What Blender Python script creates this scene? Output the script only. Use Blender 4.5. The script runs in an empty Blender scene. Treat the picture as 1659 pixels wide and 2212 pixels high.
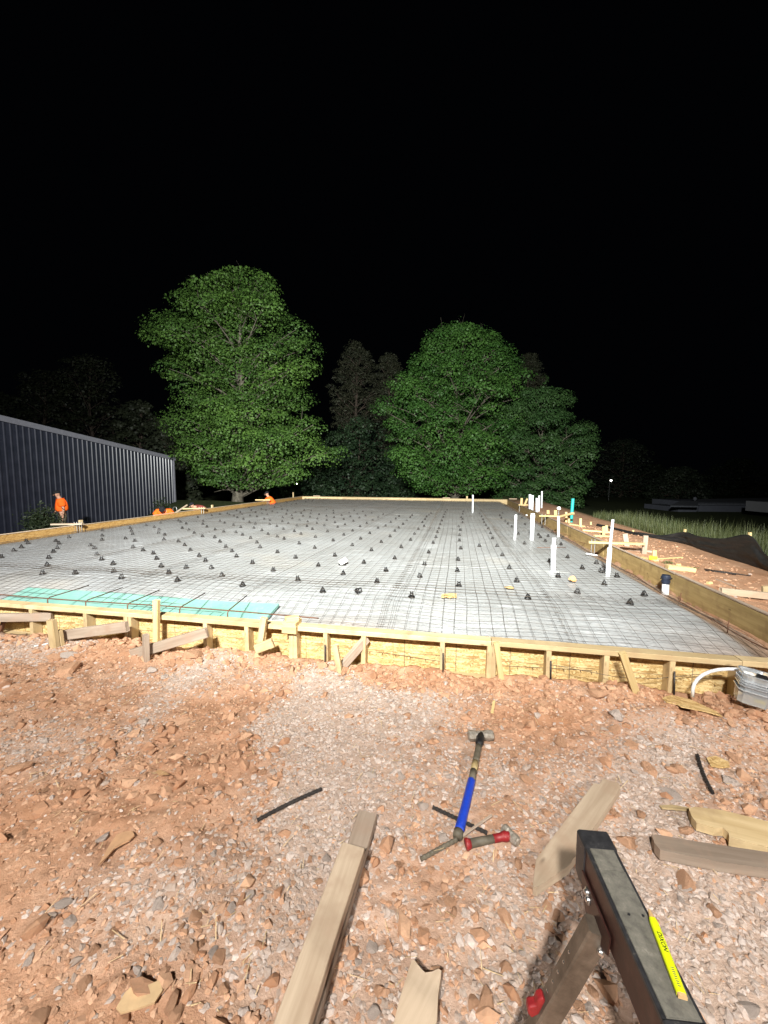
import bpy, math, random
import numpy as np
from mathutils import Vector, Matrix
R = math.radians
random.seed(7)
RNG = np.random.default_rng(7)
scene = bpy.context.scene
col = scene.collection

# ------------------------------------------------------------------ camera
FPX, HORIZ, ROLL, HCAM = 846.4, 1029.1, -0.0053, 1.2      # focal length and horizon on a 1659 x 2212 frame
PITCH = math.atan((1106 - HORIZ) / FPX)
_fw = Vector((0, math.cos(PITCH), -math.sin(PITCH)))
_up0 = Vector((0, math.sin(PITCH), math.cos(PITCH)))
_rt = (Vector((1, 0, 0)) * math.cos(ROLL) - _up0 * math.sin(ROLL)).normalized()
_up = _rt.cross(_fw).normalized()
cam_d = bpy.data.cameras.new('camera')
cam_d.sensor_fit = 'VERTICAL'
cam_d.angle = 2 * math.atan(1106 / FPX)
cam_d.clip_start = 0.05
cam_d.clip_end = 600
cam = bpy.data.objects.new('camera', cam_d)
col.objects.link(cam)
m3 = Matrix((_rt, _up, -_fw)).transposed()
cam.matrix_world = Matrix.Translation((0, 0, HCAM)) @ m3.to_4x4()
scene.camera = cam

def P(x, y, z=0.0):
    """point of the level plane z seen at (x, y) on the 1659 x 2212 frame (used to survey the site)"""
    r = _fw + _rt * ((x - 829.5) / FPX) - _up * ((y - 1106) / FPX)
    t = (z - HCAM) / r.z
    return Vector((0, 0, HCAM)) + r * t

def PD(x, y, depth):
    """point at the given distance along +Y"""
    r = _fw + _rt * ((x - 829.5) / FPX) - _up * ((y - 1106) / FPX)
    return Vector((0, 0, HCAM)) + r * (depth / r.y)

# ------------------------------------------------------------------ night sky, flood lamps
world = bpy.data.worlds.new('World')
scene.world = world
world.use_nodes = True
bg = world.node_tree.nodes['Background']
bg.inputs[0].default_value = (0.55, 0.65, 1.0, 1)
bg.inputs[1].default_value = 0.0009

def spot(name, loc, target, power, size, blend, color, radius=0.12):
    d = bpy.data.lights.new(name, 'SPOT')
    d.energy = power
    d.spot_size = R(size)
    d.spot_blend = blend
    d.color = color
    d.shadow_soft_size = radius
    o = bpy.data.objects.new(name, d)
    col.objects.link(o)
    o.location = loc
    o.rotation_euler = (Vector(target) - Vector(loc)).to_track_quat('-Z', 'Y').to_euler()
    return o

MAST = (-1.5, -4.2, 5.9)                                   # light tower behind the photographer: heads side by side, aimed near and far
spot('flood_lamp', (MAST[0] - .2, MAST[1], MAST[2]), (.6, 2.0, -.3), 4500, 128, 1.0, (1.0, 0.96, 0.885), .13)
spot('flood_lamp', (MAST[0] + .9, MAST[1], MAST[2]), (.2, 1.1, -.3), 700, 130, 1.0, (1.0, 0.96, 0.92), .22)
spot('flood_lamp', (MAST[0] + .25, MAST[1], MAST[2] + .2), (2.2, 30, 4.0), 56000, 86, 1.0, (0.97, 1.0, 0.93), .2)
spot('flood_lamp', (MAST[0] - .25, MAST[1], MAST[2] + .2), (-14, 24, 3.0), 22000, 80, 1.0, (0.98, 0.99, 0.97), .2)

spot('flood_lamp', (6.8, -3.6, 4.6), (3.4, 5.4, -.1), 2600, 95, 1.0, (1.0, .96, .9), .3)      # second tower, to the right

vs = scene.view_settings
vs.view_transform = 'Standard'
vs.look = 'None'
vs.exposure = 0.0
vs.gamma = 1.0
vs.use_curve_mapping = False
scene.cycles.use_denoising = True
scene.cycles.max_bounces = 5
scene.cycles.diffuse_bounces = 3
scene.cycles.glossy_bounces = 2
scene.cycles.transmission_bounces = 4
scene.cycles.transparent_max_bounces = 6
scene.cycles.sample_clamp_indirect = 4

# ------------------------------------------------------------------ slab frame: u to the right along the front form, v away
A = 0.1805
CA, SA = math.cos(A), math.sin(A)
UL, UR, VF, VB = -8.93, 2.75, 2.87, 21.93
def W(u, v, z=0.0):
    return Vector((u * CA + v * SA, -u * SA + v * CA, z))
def UV(p):
    return p[0] * CA - p[1] * SA, p[0] * SA + p[1] * CA

# ------------------------------------------------------------------ numpy noise
_LAT = {}
def vnoise(x, y, seed):
    if seed not in _LAT:
        _LAT[seed] = np.random.default_rng(seed).random((256, 256))
    L = _LAT[seed]
    x = np.asarray(x, float); y = np.asarray(y, float)
    xi = np.floor(x).astype(int); yi = np.floor(y).astype(int)
    fx = x - xi; fy = y - yi
    fx = fx * fx * (3 - 2 * fx); fy = fy * fy * (3 - 2 * fy)
    a = L[xi & 255, yi & 255]; b = L[(xi + 1) & 255, yi & 255]
    c = L[xi & 255, (yi + 1) & 255]; d = L[(xi + 1) & 255, (yi + 1) & 255]
    return (a + (b - a) * fx) * (1 - fy) + (c + (d - c) * fx) * fy
def fbm(x, y, seed, o=3):
    s = 0; a = .5; t = 0
    for i in range(o):
        s = s + a * vnoise(np.asarray(x) * 2 ** i + 13.7 * i, np.asarray(y) * 2 ** i + 7.1 * i, seed + i); t += a; a *= .5
    return s / t
def sstep(a, b, x):
    t = np.clip((np.asarray(x, float) - a) / (b - a), 0, 1)
    return t * t * (3 - 2 * t)

def gravel_mask(x, y):
    n = fbm(np.asarray(x) * .9 + 3, np.asarray(y) * .9 + 9, 21, 3)
    m = sstep(.46, .60, n)
    x = np.asarray(x, float); y = np.asarray(y, float)
    def blob(cx, cy, rx, ry, s=1.0):
        return s * np.exp(-(((x - cx) / rx) ** 2 + ((y - cy) / ry) ** 2))
    m = m * .75 + blob(-.15, 2.35, .45, .22) + blob(-.35, 1.65, .30, .35, .8) + blob(1.02, 1.2, .46, .42, 1.5) + blob(1.7, 1.9, .5, .4, .7)
    m = m + blob(-2.0, 2.0, .6, .25, .7) + blob(-.8, 1.25, .35, .2, .7) + blob(-1.2, 2.75, 1.0, .2, .5)
    m = m - blob(.95, 2.25, .55, .35, .9) - blob(.2, 1.35, .25, .25, .5) - blob(2.2, 2.45, .8, .3, .8)
    return np.clip(m, 0, 1)

def terrain(x, y):
    x = np.asarray(x, float); y = np.asarray(y, float)
    u = x * CA - y * SA; v = x * SA + y * CA
    near = -.275 + .05 * (fbm(x * .8, y * .8, 31, 2) - .5) + .045 * sstep(.4, -.6, v - VF + .9) * 0
    near = near + .085 * np.exp(-((v - VF + .16) / .24) ** 2) * (fbm(u * 2.6, v * 2.6, 33, 3) * 1.9 - .55)
    near = near + .07 * np.exp(-((u - 2.45) / .5) ** 2 - ((v - 2.45) / .28) ** 2)
    right = -.11 - .05 * sstep(UR + .1, UR + 1.0, u) + .06 * (fbm(x * .7, y * .7, 35, 3) - .5)
    right = right - .75 * sstep(UR + 1.85, UR + 4.6, u) - .7 * sstep(UR + 4.5, UR + 11, u)
    z = near + (right - near) * sstep(VF - .35, VF + .35, v) * sstep(UR - .1, UR + .3, u) 
    beyond = -.36 - .75 * sstep(.15, 1.7, UL - u)
    z = np.where((v > VF - .1) & (u < UL + .2), beyond, z)
    left_far = sstep(UL + .6, UL - 1.2, u) * sstep(VF - 1.2, VF + 1.5, v)
    z = np.where((v <= VF - .1), z + (-.9 + .28) * left_far, z)
    z = np.where((v > VB - .1) & (u < UR + .25), -.36 - .7 * sstep(.2, 2.5, v - VB), z)
    ins = (u > UL + .02) & (u < UR - .02) & (v > VF + .03) & (v < VB - .02)
    z = np.where(ins, -.62, z)
    far = sstep(30, 60, np.hypot(x, y))
    z = z + far * (-.15 + .5 * (fbm(x * .03, y * .03, 37, 2) - .5))
    fine = (.052 * (fbm(x * 4.5, y * 4.5, 41, 3) - .5) + .042 * (fbm(x * 13, y * 13, 44, 3) - .5)) * (1 - .6 * gravel_mask(x, y))
    fade = sstep(14, 8, np.hypot(x, y))
    return z + np.where(ins, 0, fine * fade)
def T(x, y):
    return float(terrain(np.array([x]), np.array([y]))[0])

def slab_z(u, v):
    u = np.asarray(u, float); v = np.asarray(v, float)
    z = -.12 + .012 * (fbm(u * 1.3, v * 1.3, 51, 2) - .5)
    z = z - .15 * sstep(1.25, .15, v - VF) * (.75 + .5 * fbm(u * .9, v * .9, 53, 2))
    z = z - .17 * sstep(.55, .05, UR - u)
    z = z - .10 * sstep(.5, .05, u - UL) - .08 * sstep(.4, .05, VB - v)
    return z
def SZ(p):
    u, v = UV(p)
    return float(slab_z(np.array([u]), np.array([v]))[0])
def on_slab(x, y):
    p = P(x, y, -.12)
    for _ in range(3):
        p = P(x, y, SZ(p))
    return p
def on_ground(x, y, lift=0.0):
    p = P(x, y, -.27)
    for _ in range(4):
        p = P(x, y, T(p.x, p.y) + lift)
    return p

# ------------------------------------------------------------------ materials
MATS = {}
class NT:
    def __init__(s, name):
        s.m = bpy.data.materials.new(name); s.m.use_nodes = True
        s.t = s.m.node_tree; s.b = s.t.nodes['Principled BSDF']
        MATS[name] = s.m
    def n(s, typ, **kw):
        nd = s.t.nodes.new(typ)
        for k, v in kw.items():
            if k.startswith('_'): setattr(nd, k[1:], v)
            else: nd.inputs[k.replace('__', ' ')].default_value = v
        return nd
    def l(s, a, b): s.t.links.new(a, b)
    def coord(s, kind='Object', scale=(1, 1, 1), rot=(0, 0, 0)):
        c = s.n('ShaderNodeTexCoord'); mp = s.n('ShaderNodeMapping')
        mp.inputs['Scale'].default_value = scale; mp.inputs['Rotation'].default_value = rot
        s.l(c.outputs[kind], mp.inputs[0]); return mp.outputs[0]
    def noise(s, vec, scale, detail=3, rough=.55):
        nd = s.n('ShaderNodeTexNoise', Scale=scale, Detail=detail, Roughness=rough)
        if vec is not None: s.l(vec, nd.inputs['Vector'])
        return nd.outputs[0]
    def ramp(s, fac, stops, interp='LINEAR'):
        r = s.n('ShaderNodeValToRGB'); e = r.color_ramp; e.interpolation = interp
        while len(e.elements) < len(stops): e.elements.new(.5)
        for el, (p, c) in zip(e.elements, stops):
            el.position = p; el.color = (*c, 1) if len(c) == 3 else c
        s.l(fac, r.inputs[0]); return r.outputs[0]
    def mix(s, fac, a, b, mode='MIX'):
        mx = s.n('ShaderNodeMix', _data_type='RGBA', _blend_type=mode)
        for k, v in ((0, fac), (6, a), (7, b)):
            if hasattr(v, 'links'): s.l(v, mx.inputs[k])
            else: mx.inputs[k].default_value = v if k == 0 else (*v, 1)
        return mx.outputs[2]
    def math(s, op, a, b=0.0):
        nd = s.n('ShaderNodeMath', _operation=op)
        for k, v in ((0, a), (1, b)):
            if hasattr(v, 'links'): s.l(v, nd.inputs[k])
            else: nd.inputs[k].default_value = v
        return nd.outputs[0]
    def color(s, c):
        if hasattr(c, 'links'): s.l(c, s.b.inputs['Base Color'])
        else: s.b.inputs['Base Color'].default_value = (*c, 1)
        return s
    def set(s, rough=.6, metal=0.0, spec=.5):
        s.b.inputs['Roughness'].default_value = rough; s.b.inputs['Metallic'].default_value = metal
        s.b.inputs['Specular IOR Level'].default_value = spec; return s
    def bump(s, h, strength=.3, dist=.01):
        b = s.n('ShaderNodeBump', Strength=strength, Distance=dist)
        s.l(h, b.inputs['Height']); s.l(b.outputs[0], s.b.inputs['Normal']); return s

def simple(name, c, rough=.6, metal=0.0, spec=.5, var=.12, scale=30, bump=.0):
    k = NT(name); v = k.coord()
    n = k.noise(v, scale)
    lo = tuple(max(0, x * (1 - var)) for x in c); hi = tuple(min(1, x * (1 + var)) for x in c)
    k.color(k.ramp(n, [(.3, lo), (.7, hi)])).set(rough, metal, spec)
    if bump: k.bump(n, bump, .004)
    return k.m

def wood(name, lo, hi, dirt=None, rough=.75):
    k = NT(name)
    v = k.coord(scale=(1.6, 26, 26))
    oi = k.n('ShaderNodeObjectInfo')
    add = k.n('ShaderNodeVectorMath', _operation='ADD'); k.l(v, add.inputs[0])
    sc = k.math('MULTIPLY', oi.outputs['Random'], 37.0)
    cmb = k.n('ShaderNodeCombineXYZ'); k.l(sc, cmb.inputs[0]); k.l(sc, cmb.inputs[1]); k.l(cmb.outputs[0], add.inputs[1])
    n = k.noise(add.outputs[0], 1.0, 5, .6)
    c = k.ramp(n, [(.3, lo), (.5, tuple((a + b) / 2 for a, b in zip(lo, hi))), (.68, hi)])
    kn = k.n('ShaderNodeTexVoronoi', Scale=3.2); k.l(k.coord(scale=(1, 3, 3)), kn.inputs['Vector'])
    c = k.mix(k.ramp(kn.outputs[0], [(.03, (1, 1, 1)), (.09, (0, 0, 0))]), c, tuple(x * .45 for x in lo))
    hv = k.n('ShaderNodeHueSaturation'); k.l(c, hv.inputs['Color'])
    k.l(k.math('MULTIPLY_ADD', oi.outputs['Random'], .35), hv.inputs['Value'])
    hv.inputs['Value'].links[0].from_node.inputs[2].default_value = .80
    c = hv.outputs[0]
    if dirt:
        g = k.noise(k.coord(), 9, 4)
        c = k.mix(k.ramp(g, [(.48, (0, 0, 0)), (.72, (.8, .8, .8))]), c, dirt)
    k.color(c).set(rough, 0, .3).bump(n, .35, .003)
    return k.m

M_PINE = wood('pine_lumber', (.44, .32, .165), (.60, .465, .275), (.36, .25, .14))
M_PINE2 = wood('yellow_lumber', (.50, .36, .16), (.66, .50, .26))
M_GREY = wood('weathered_lumber', (.25, .19, .145), (.40, .32, .255), (.33, .23, .17))
M_PALE = wood('pale_lumber', (.38, .285, .20), (.54, .43, .32), (.38, .27, .19))
M_PLY = wood('brown_plywood', (.27, .185, .075), (.42, .30, .135), (.24, .155, .07))

def osb(name, tint=(1, 1, 1), lines=True):
    k = NT(name)
    cols = None
    for i, (rot, sc) in enumerate(((.5, (17, 105, 60)), (-.7, (21, 118, 60)), (1.3, (18, 95, 60)))):
        vor = k.n('ShaderNodeTexVoronoi', Scale=1.0, Randomness=1.0)
        mp = k.coord(rot=(math.pi / 2, 0, 0))
        mp2 = k.n('ShaderNodeMapping'); mp2.inputs['Rotation'].default_value = (0, 0, rot); mp2.inputs['Scale'].default_value = sc
        k.l(mp, mp2.inputs[0]); k.l(mp2.outputs[0], vor.inputs['Vector'])
        bw = k.n('ShaderNodeRGBToBW'); k.l(vor.outputs['Color'], bw.inputs[0])
        c = k.ramp(bw.outputs[0], [(.15, (.30, .18, .065)), (.45, (.50, .34, .145)), (.8, (.66, .51, .27))])
        if cols is None: cols = c; h = bw.outputs[0]
        else:
            cols = k.mix(k.ramp(k.noise(k.coord(), 34 + 17 * i, 3), [(.46, (0, 0, 0)), (.54, (1, 1, 1))]), cols, c)
    cols = k.mix(1.0, cols, tint, 'MULTIPLY')
    if lines:
        sep = k.n('ShaderNodeSeparateXYZ'); k.l(k.coord(), sep.inputs[0])
        fx = k.math('PINGPONG', k.math('ADD', sep.outputs[0], 8.12), .2)
        ln = k.math('LESS_THAN', fx, .0035)
        fz = k.math('LESS_THAN', k.math('ABSOLUTE', k.math('ADD', sep.outputs[2], .012)), .0022)
        cols = k.mix(k.math('MULTIPLY', k.math('MAXIMUM', ln, fz), .62), cols, (.05, .045, .04))
    k.color(cols).set(.7, 0, .25).bump(h, .25, .002)
    return k.m
M_OSB = osb('oriented_strand_board')
M_OSBD = osb('dirty_strand_board', (.62, .52, .38), False)

def ground_mat():
    k = NT('red_clay_and_gravel')
    v = k.coord()
    n1 = k.noise(v, 5, 5, .65); n2 = k.noise(v, 60, 4, .7); n3 = k.noise(v, .5, 3)
    c = k.ramp(n1, [(.3, (.35, .175, .095)), (.5, (.475, .27, .168)), (.72, (.57, .37, .25))])
    c = k.mix(k.ramp(n2, [(.35, (.75, .75, .75)), (.65, (0, 0, 0))]), c, (.36, .19, .11))
    at = k.n('ShaderNodeAttribute', _attribute_name='gravel')
    c = k.mix(k.math('MULTIPLY', at.outputs['Fac'], .75), c, k.ramp(n2, [(.3, (.38, .29, .235)), (.7, (.55, .45, .39))]))
    gr = k.n('ShaderNodeAttribute', _attribute_name='grass')
    c = k.mix(gr.outputs['Fac'], c, k.ramp(n1, [(.3, (.025, .035, .012)), (.7, (.07, .085, .03))]))
    k.color(c).set(.95, 0, .15)
    k.bump(k.math('ADD', n2, k.math('MULTIPLY', k.noise(v, 180, 3), .5)), .7, .008)
    return k.m
M_GROUND = ground_mat()

def vcol_mat(name, rough=.9, spec=.2, bscale=90, bstr=.4):
    k = NT(name)
    at = k.n('ShaderNodeAttribute', _attribute_name='tint')
    n = k.noise(k.coord(), bscale, 3)
    c = k.mix(k.ramp(n, [(.3, (.45, .45, .45)), (.6, (0, 0, 0))]), at.outputs['Color'], (.30, .185, .125))
    k.color(c).set(rough, 0, spec).bump(n, bstr, .003)
    return k.m
M_STONE = vcol_mat('crushed_stone')

def clod_mat(name, lo, hi):
    k = NT(name); v = k.coord()
    oi = k.n('ShaderNodeObjectInfo')
    n = k.noise(v, 35, 4, .65)
    c = k.ramp(n, [(.3, lo), (.7, hi)])
    hs = k.n('ShaderNodeHueSaturation'); k.l(c, hs.inputs['Color'])
    md = k.n('ShaderNodeMath', _operation='MULTIPLY_ADD'); k.l(oi.outputs['Random'], md.inputs[0]); md.inputs[1].default_value = .3; md.inputs[2].default_value = 1.02
    k.l(md.outputs[0], hs.inputs['Value']); k.color(hs.outputs[0]).set(.95, 0, .15).bump(n, .8, .01)
    return k.m
M_CLOD = clod_mat('red_clay_clod', (.38, .20, .115), (.55, .34, .225))
M_ROCK = clod_mat('grey_limestone', (.36, .285, .24), (.54, .46, .42))
M_ORCLOD = clod_mat('orange_clay', (.50, .22, .08), (.70, .38, .18))

def barrier_mat():
    k = NT('clear_vapour_barrier'); v = k.coord()
    n = k.noise(v, .9, 4, .6); f = k.noise(v, 22, 4, .6); s = k.noise(k.coord(scale=(1.2, 7, 1)), 2.2, 4, .6)
    c = k.ramp(n, [(.3, (.255, .257, .258)), (.55, (.32, .328, .338)), (.75, (.39, .40, .415))])
    c = k.mix(k.ramp(k.noise(v, .45, 3), [(.58, (0, 0, 0)), (.75, (.55, .55, .55))]), c, (.36, .29, .20))
    c = k.mix(k.ramp(f, [(.3, (.6, .6, .6)), (.55, (0, 0, 0))]), c, (.30, .29, .285))
    c = k.mix(k.ramp(s, [(.60, (0, 0, 0)), (.72, (.6, .6, .6))]), c, (.68, .69, .71))
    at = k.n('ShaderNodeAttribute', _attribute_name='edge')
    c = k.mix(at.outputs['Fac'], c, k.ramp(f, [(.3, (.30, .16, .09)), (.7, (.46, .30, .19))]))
    k.color(c)
    k.set(.5, 0, .45)
    k.b.inputs['Coat Weight'].default_value = .06
    k.bump(k.math('ADD', k.math('MULTIPLY', s, 1.3), k.noise(v, 34, 3)), .6, .016)
    return k.m
M_BAR = barrier_mat()
M_WIRE = simple('rusty_wire', (.080, .062, .048), .65, .4, .4, .35, 6)
M_REBAR = simple('dark_rebar', (.045, .04, .038), .55, .5, .4, .3, 40, .3)
M_RUSTBAR = simple('rusty_rebar', (.13, .06, .035), .75, .2, .3, .35, 30, .3)
M_BLACKP = simple('black_plastic', (.012, .011, .012), .5, 0, .35, .2, 20)
M_PVC = simple('white_pvc', (.74, .76, .80), .35, 0, .5, .04, 8)
M_PVCG = simple('grey_conduit', (.42, .44, .46), .4, 0, .5, .08, 12)
M_TEAL = simple('teal_sewer_pipe', (.02, .36, .34), .4, 0, .5, .08, 8)
M_NAVYCAP = simple('dark_blue_rubber', (.014, .02, .04), .4, 0, .5, .2, 20)
M_STEEL = simple('bare_steel', (.36, .35, .34), .38, .85, .5, .2, 30, .1)
M_ZINC = simple('zinc_bolt', (.62, .62, .62), .25, .95, .5, .1, 20)
M_WHITE = simple('white_plastic', (.78, .78, .77), .5, 0, .4, .05, 12)
M_FOAM = None
def foam_mat():
    k = NT('teal_foam_board'); v = k.coord()
    n = k.noise(v, 2.5, 4); f = k.noise(v, 25, 4, .7)
    c = k.ramp(n, [(.3, (.15, .34, .29)), (.7, (.22, .42, .365))])
    c = k.mix(k.ramp(f, [(.48, (0, 0, 0)), (.78, (.5, .5, .5))]), c, (.34, .37, .35))
    k.color(c).set(.55, 0, .4).bump(f, .2, .004); return k.m
M_FOAM = foam_mat()
M_FOAMB = simple('dark_blue_film', (.02, .09, .20), .5, 0, .4, .5, 30)
M_GRAP = simple('dark_handle_wrap', (.11, .095, .07), .6, 0, .4, .25, 30, .3)
M_TAN = simple('worn_handle', (.36, .27, .13), .6, 0, .4, .25, 30)
M_CARD = osb('loose_board_flake', (1.0, .95, .9), False)

def mottled(name, stops, scale, rough, metal=0, spec=.5, bump=.2):
    k = NT(name); n = k.noise(k.coord(), scale, 6, .7)
    k.color(k.ramp(n, stops)).set(rough, metal, spec).bump(n, bump, .002); return k.m
M_HAMMER = mottled('worn_steel', [(.3, (.16, .13, .10)), (.5, (.36, .32, .27)), (.7, (.55, .52, .48))], 45, .5, .55)
M_BEAM = mottled('dark_red_painted_steel', [(.3, (.022, .010, .009)), (.55, (.045, .017, .014)), (.8, (.10, .055, .045))], 30, .38, .25)
M_PAD = mottled('dusty_rubber_pad', [(.25, (.055, .052, .045)), (.5, (.125, .118, .10)), (.62, (.155, .145, .122)), (.8, (.30, .28, .24))], 55, .75)
M_CAPB = mottled('dusty_black_plastic', [(.3, (.012, .012, .014)), (.6, (.03, .03, .033)), (.74, (.16, .15, .12))], 50, .45)
M_LEG = mottled('dirty_leg_steel', [(.3, (.07, .054, .042)), (.55, (.14, .112, .088)), (.8, (.22, .18, .145))], 18, .42, .4)
M_BLUE = mottled('blue_grip', [(.3, (.010, .045, .40)), (.60, (.013, .055, .50)), (.80, (.15, .15, .30))], 45, .48)
M_RED = mottled('red_rubber', [(.3, (.19, .010, .013)), (.58, (.27, .014, .018)), (.80, (.36, .16, .12))], 55, .5)
M_PENCIL = simple('neon_yellow_paint', (.60, .68, .008), .45, 0, .5, .06, 30)
M_INK = simple('black_ink', (.012, .014, .010), .6, 0, .3, .1, 30)
M_PWOOD = simple('pencil_wood', (.55, .36, .17), .7, 0, .3, .1, 60)
M_YELLOW = simple('yellow_plastic', (.80, .66, .02), .45, 0, .5, .06, 20)
M_SILT = None
def silt():
    k = NT('black_silt_fabric'); n = k.noise(k.coord(scale=(2, 2, 9)), 3, 4)
    w = k.n('ShaderNodeTexWave', Scale=120.0); k.l(k.coord(), w.inputs[0])
    k.color(k.ramp(n, [(.3, (.010, .010, .011)), (.7, (.022, .021, .021))])).set(.6, 0, .4).bump(n, .4, .03); return k.m
M_SILT = silt()
def metal_siding():
    k = NT('navy_metal_siding'); n = k.noise(k.coord(), 3, 4)
    k.color(k.ramp(n, [(.3, (.016, .018, .030)), (.7, (.027, .029, .045))])).set(.33, .0, .6); return k.m
M_SIDING = metal_siding()
M_TRIM = simple('pale_metal_trim', (.20, .20, .235), .45, .2, .5, .1, 8)
M_ROOF = simple('dark_roof_sheet', (.05, .05, .06), .5, .2, .5, .1, 4)
M_ORANGE = simple('hi_vis_orange_cloth', (.95, .13, .012), .8, 0, .2, .08, 18)
M_SKIN = simple('skin', (.45, .24, .16), .55, 0, .4, .06, 20)
M_DARKC = simple('black_cloth', (.012, .012, .014), .85, 0, .2, .2, 18)
M_KHAKI = simple('dusty_khaki_cloth', (.10, .085, .06), .9, 0, .2, .2, 14)
M_MAROON = simple('maroon_cloth', (.20, .045, .035), .85, 0, .2, .2, 14)
M_BARK = mottled('grey_bark', [(.3, (.05, .042, .033)), (.55, (.13, .115, .09)), (.75, (.22, .20, .165))], 6, .9, 0, .2, .6)
M_BARKD = mottled('dark_bark', [(.3, (.03, .022, .017)), (.7, (.085, .065, .052))], 5, .9, 0, .2, .5)
def leaf_mat(name, tr=.25):
    k = NT(name)
    at = k.n('ShaderNodeAttribute', _attribute_name='tint')
    k.color(at.outputs['Color']).set(.55, 0, .35)
    if tr:
        tl = k.n('ShaderNodeBsdfTranslucent'); k.l(at.outputs['Color'], tl.inputs[0])
        mx = k.n('ShaderNodeMixShader'); mx.inputs[0].default_value = tr
        out = k.t.nodes['Material Output']
        k.l(k.b.outputs[0], mx.inputs[1]); k.l(tl.outputs[0], mx.inputs[2]); k.l(mx.outputs[0], out.inputs[0])
    return k.m
M_LEAF = leaf_mat('foliage')
M_GRASSB = leaf_mat('grass_blades', .15)
M_HOUSE = simple('grey_blue_siding', (.085, .09, .115), .7, 0, .3, .1, 3)
M_HDARK = simple('dark_opening', (.01, .01, .012), .4, 0, .5, .1, 3)
M_HROOF = simple('pale_shingles', (.09, .095, .115), .8, 0, .3, .2, 6)
def bin_mat():
    k = NT('clear_plastic_bin'); k.color((.78, .82, .86)).set(.15, 0, .5)
    k.b.inputs['Transmission Weight'].default_value = .72; k.b.inputs['IOR'].default_value = 1.25; k.b.inputs['Alpha'].default_value = 1
    return k.m
M_BIN = bin_mat()
M_BULB = NT('lit_bulb').m
_b = M_BULB.node_tree.nodes['Principled BSDF']
_b.inputs['Emission Color'].default_value = (1, .96, .85, 1); _b.inputs['Emission Strength'].default_value = 14

# ------------------------------------------------------------------ object helpers
def mesh_np(name, verts, faces=None, loops=None, sizes=None):
    me = bpy.data.meshes.new(name)
    if faces is not None:
        me.from_pydata([tuple(v) for v in verts], [], faces)
    else:
        v = np.asarray(verts, np.float32)
        me.vertices.add(len(v)); me.vertices.foreach_set('co', v.ravel())
        loops = np.asarray(loops, np.int32); sizes = np.asarray(sizes, np.int32)
        me.loops.add(len(loops)); me.loops.foreach_set('vertex_index', loops)
        me.polygons.add(len(sizes))
        st = np.concatenate(([0], np.cumsum(sizes)[:-1])).astype(np.int32)
        me.polygons.foreach_set('loop_start', st); me.polygons.foreach_set('loop_total', sizes)
        me.update(calc_edges=True)
    return me
def link(name, me, mat=None, parent=None, mw=None, smooth=False):
    o = bpy.data.objects.new(name, me)
    col.objects.link(o)
    if mat is not None and len(me.materials) == 0: me.materials.append(mat)
    if smooth:
        me.polygons.foreach_set('use_smooth', np.ones(len(me.polygons), bool))
    if mw is not None: o.matrix_world = mw
    if parent is not None: adopt(o, parent)
    return o
def adopt(o, parent):
    mw = o.matrix_basis.copy()
    o.parent = parent
    p = parent; inv = Matrix.Identity(4)
    chain = []
    while p is not None: chain.append(p); p = p.parent
    M = Matrix.Identity(4)
    for q in reversed(chain): M = M @ q.matrix_parent_inverse @ q.matrix_basis
    o.matrix_parent_inverse = M.inverted()
    o.matrix_basis = mw
def thing(name, label, cat, loc, group=None):
    o = bpy.data.objects.new(name, None); col.objects.link(o)
    o.location = loc; o.empty_display_size = .1
    return tag(o, label, cat, group)
def tag(o, label=None, cat=None, group=None, kind=None):
    if label: o['label'] = label
    if cat: o['category'] = cat
    if group: o['group'] = group
    if kind: o['kind'] = kind
    return o

def frame(p0, p1, up=(0, 0, 1)):
    """matrix with X from p0 to p1, origin at the middle"""
    p0 = Vector(p0); p1 = Vector(p1)
    x = (p1 - p0).normalized(); u = Vector(up)
    y = u.cross(x)
    if y.length < 1e-4: y = Vector((0, 1, 0)).cross(x)
    y.normalize(); z = x.cross(y)
    m = Matrix((x, y, z)).transposed().to_4x4(); m.translation = (p0 + p1) / 2
    return m, (p1 - p0).length

def board_mesh(L, w, t, ch=.003, nseg=6, warp=.0, seed=0, endj=0.0):
    rr = random.Random(seed)
    prof = [(-w/2+ch, -t/2), (w/2-ch, -t/2), (w/2, -t/2+ch), (w/2, t/2-ch), (w/2-ch, t/2), (-w/2+ch, t/2), (-w/2, t/2-ch), (-w/2, -t/2+ch)]
    V = []; F = []
    ph = rr.random() * 6
    for i in range(nseg + 1):
        f = i / nseg; x = (f - .5) * L
        dy = warp * math.sin(f * 3.1 + ph); dz = warp * .6 * math.sin(f * 2.3 + ph * 2)
        for (y, z) in prof:
            j = rr.uniform(-1, 1) * .0006
            ex = rr.uniform(-endj, endj) if i in (0, nseg) else 0
            V.append((x + ex, y + dy + j, z + dz + j))
    for i in range(nseg):
        for k in range(8):
            a = i*8+k; b = i*8+(k+1) % 8
            F.append((a, b, b+8, a+8))
    F.append(tuple(range(7, -1, -1))); F.append(tuple(nseg*8+k for k in range(8)))
    return mesh_np('lumber', V, F)
_bs = [0]
def board(name, p0, p1, w, t, mat, parent=None, up=(0, 0, 1), warp=.0, ch=.003, endj=0.0):
    """w across (local Y), t along up (local Z)"""
    _bs[0] += 1
    m, L = frame(p0, p1, up)
    return link(name, board_mesh(L, w, t, min(ch, w*.2, t*.2), max(2, min(12, int(L / .3) + 1)), warp, _bs[0], endj), mat, parent, m)

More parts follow.
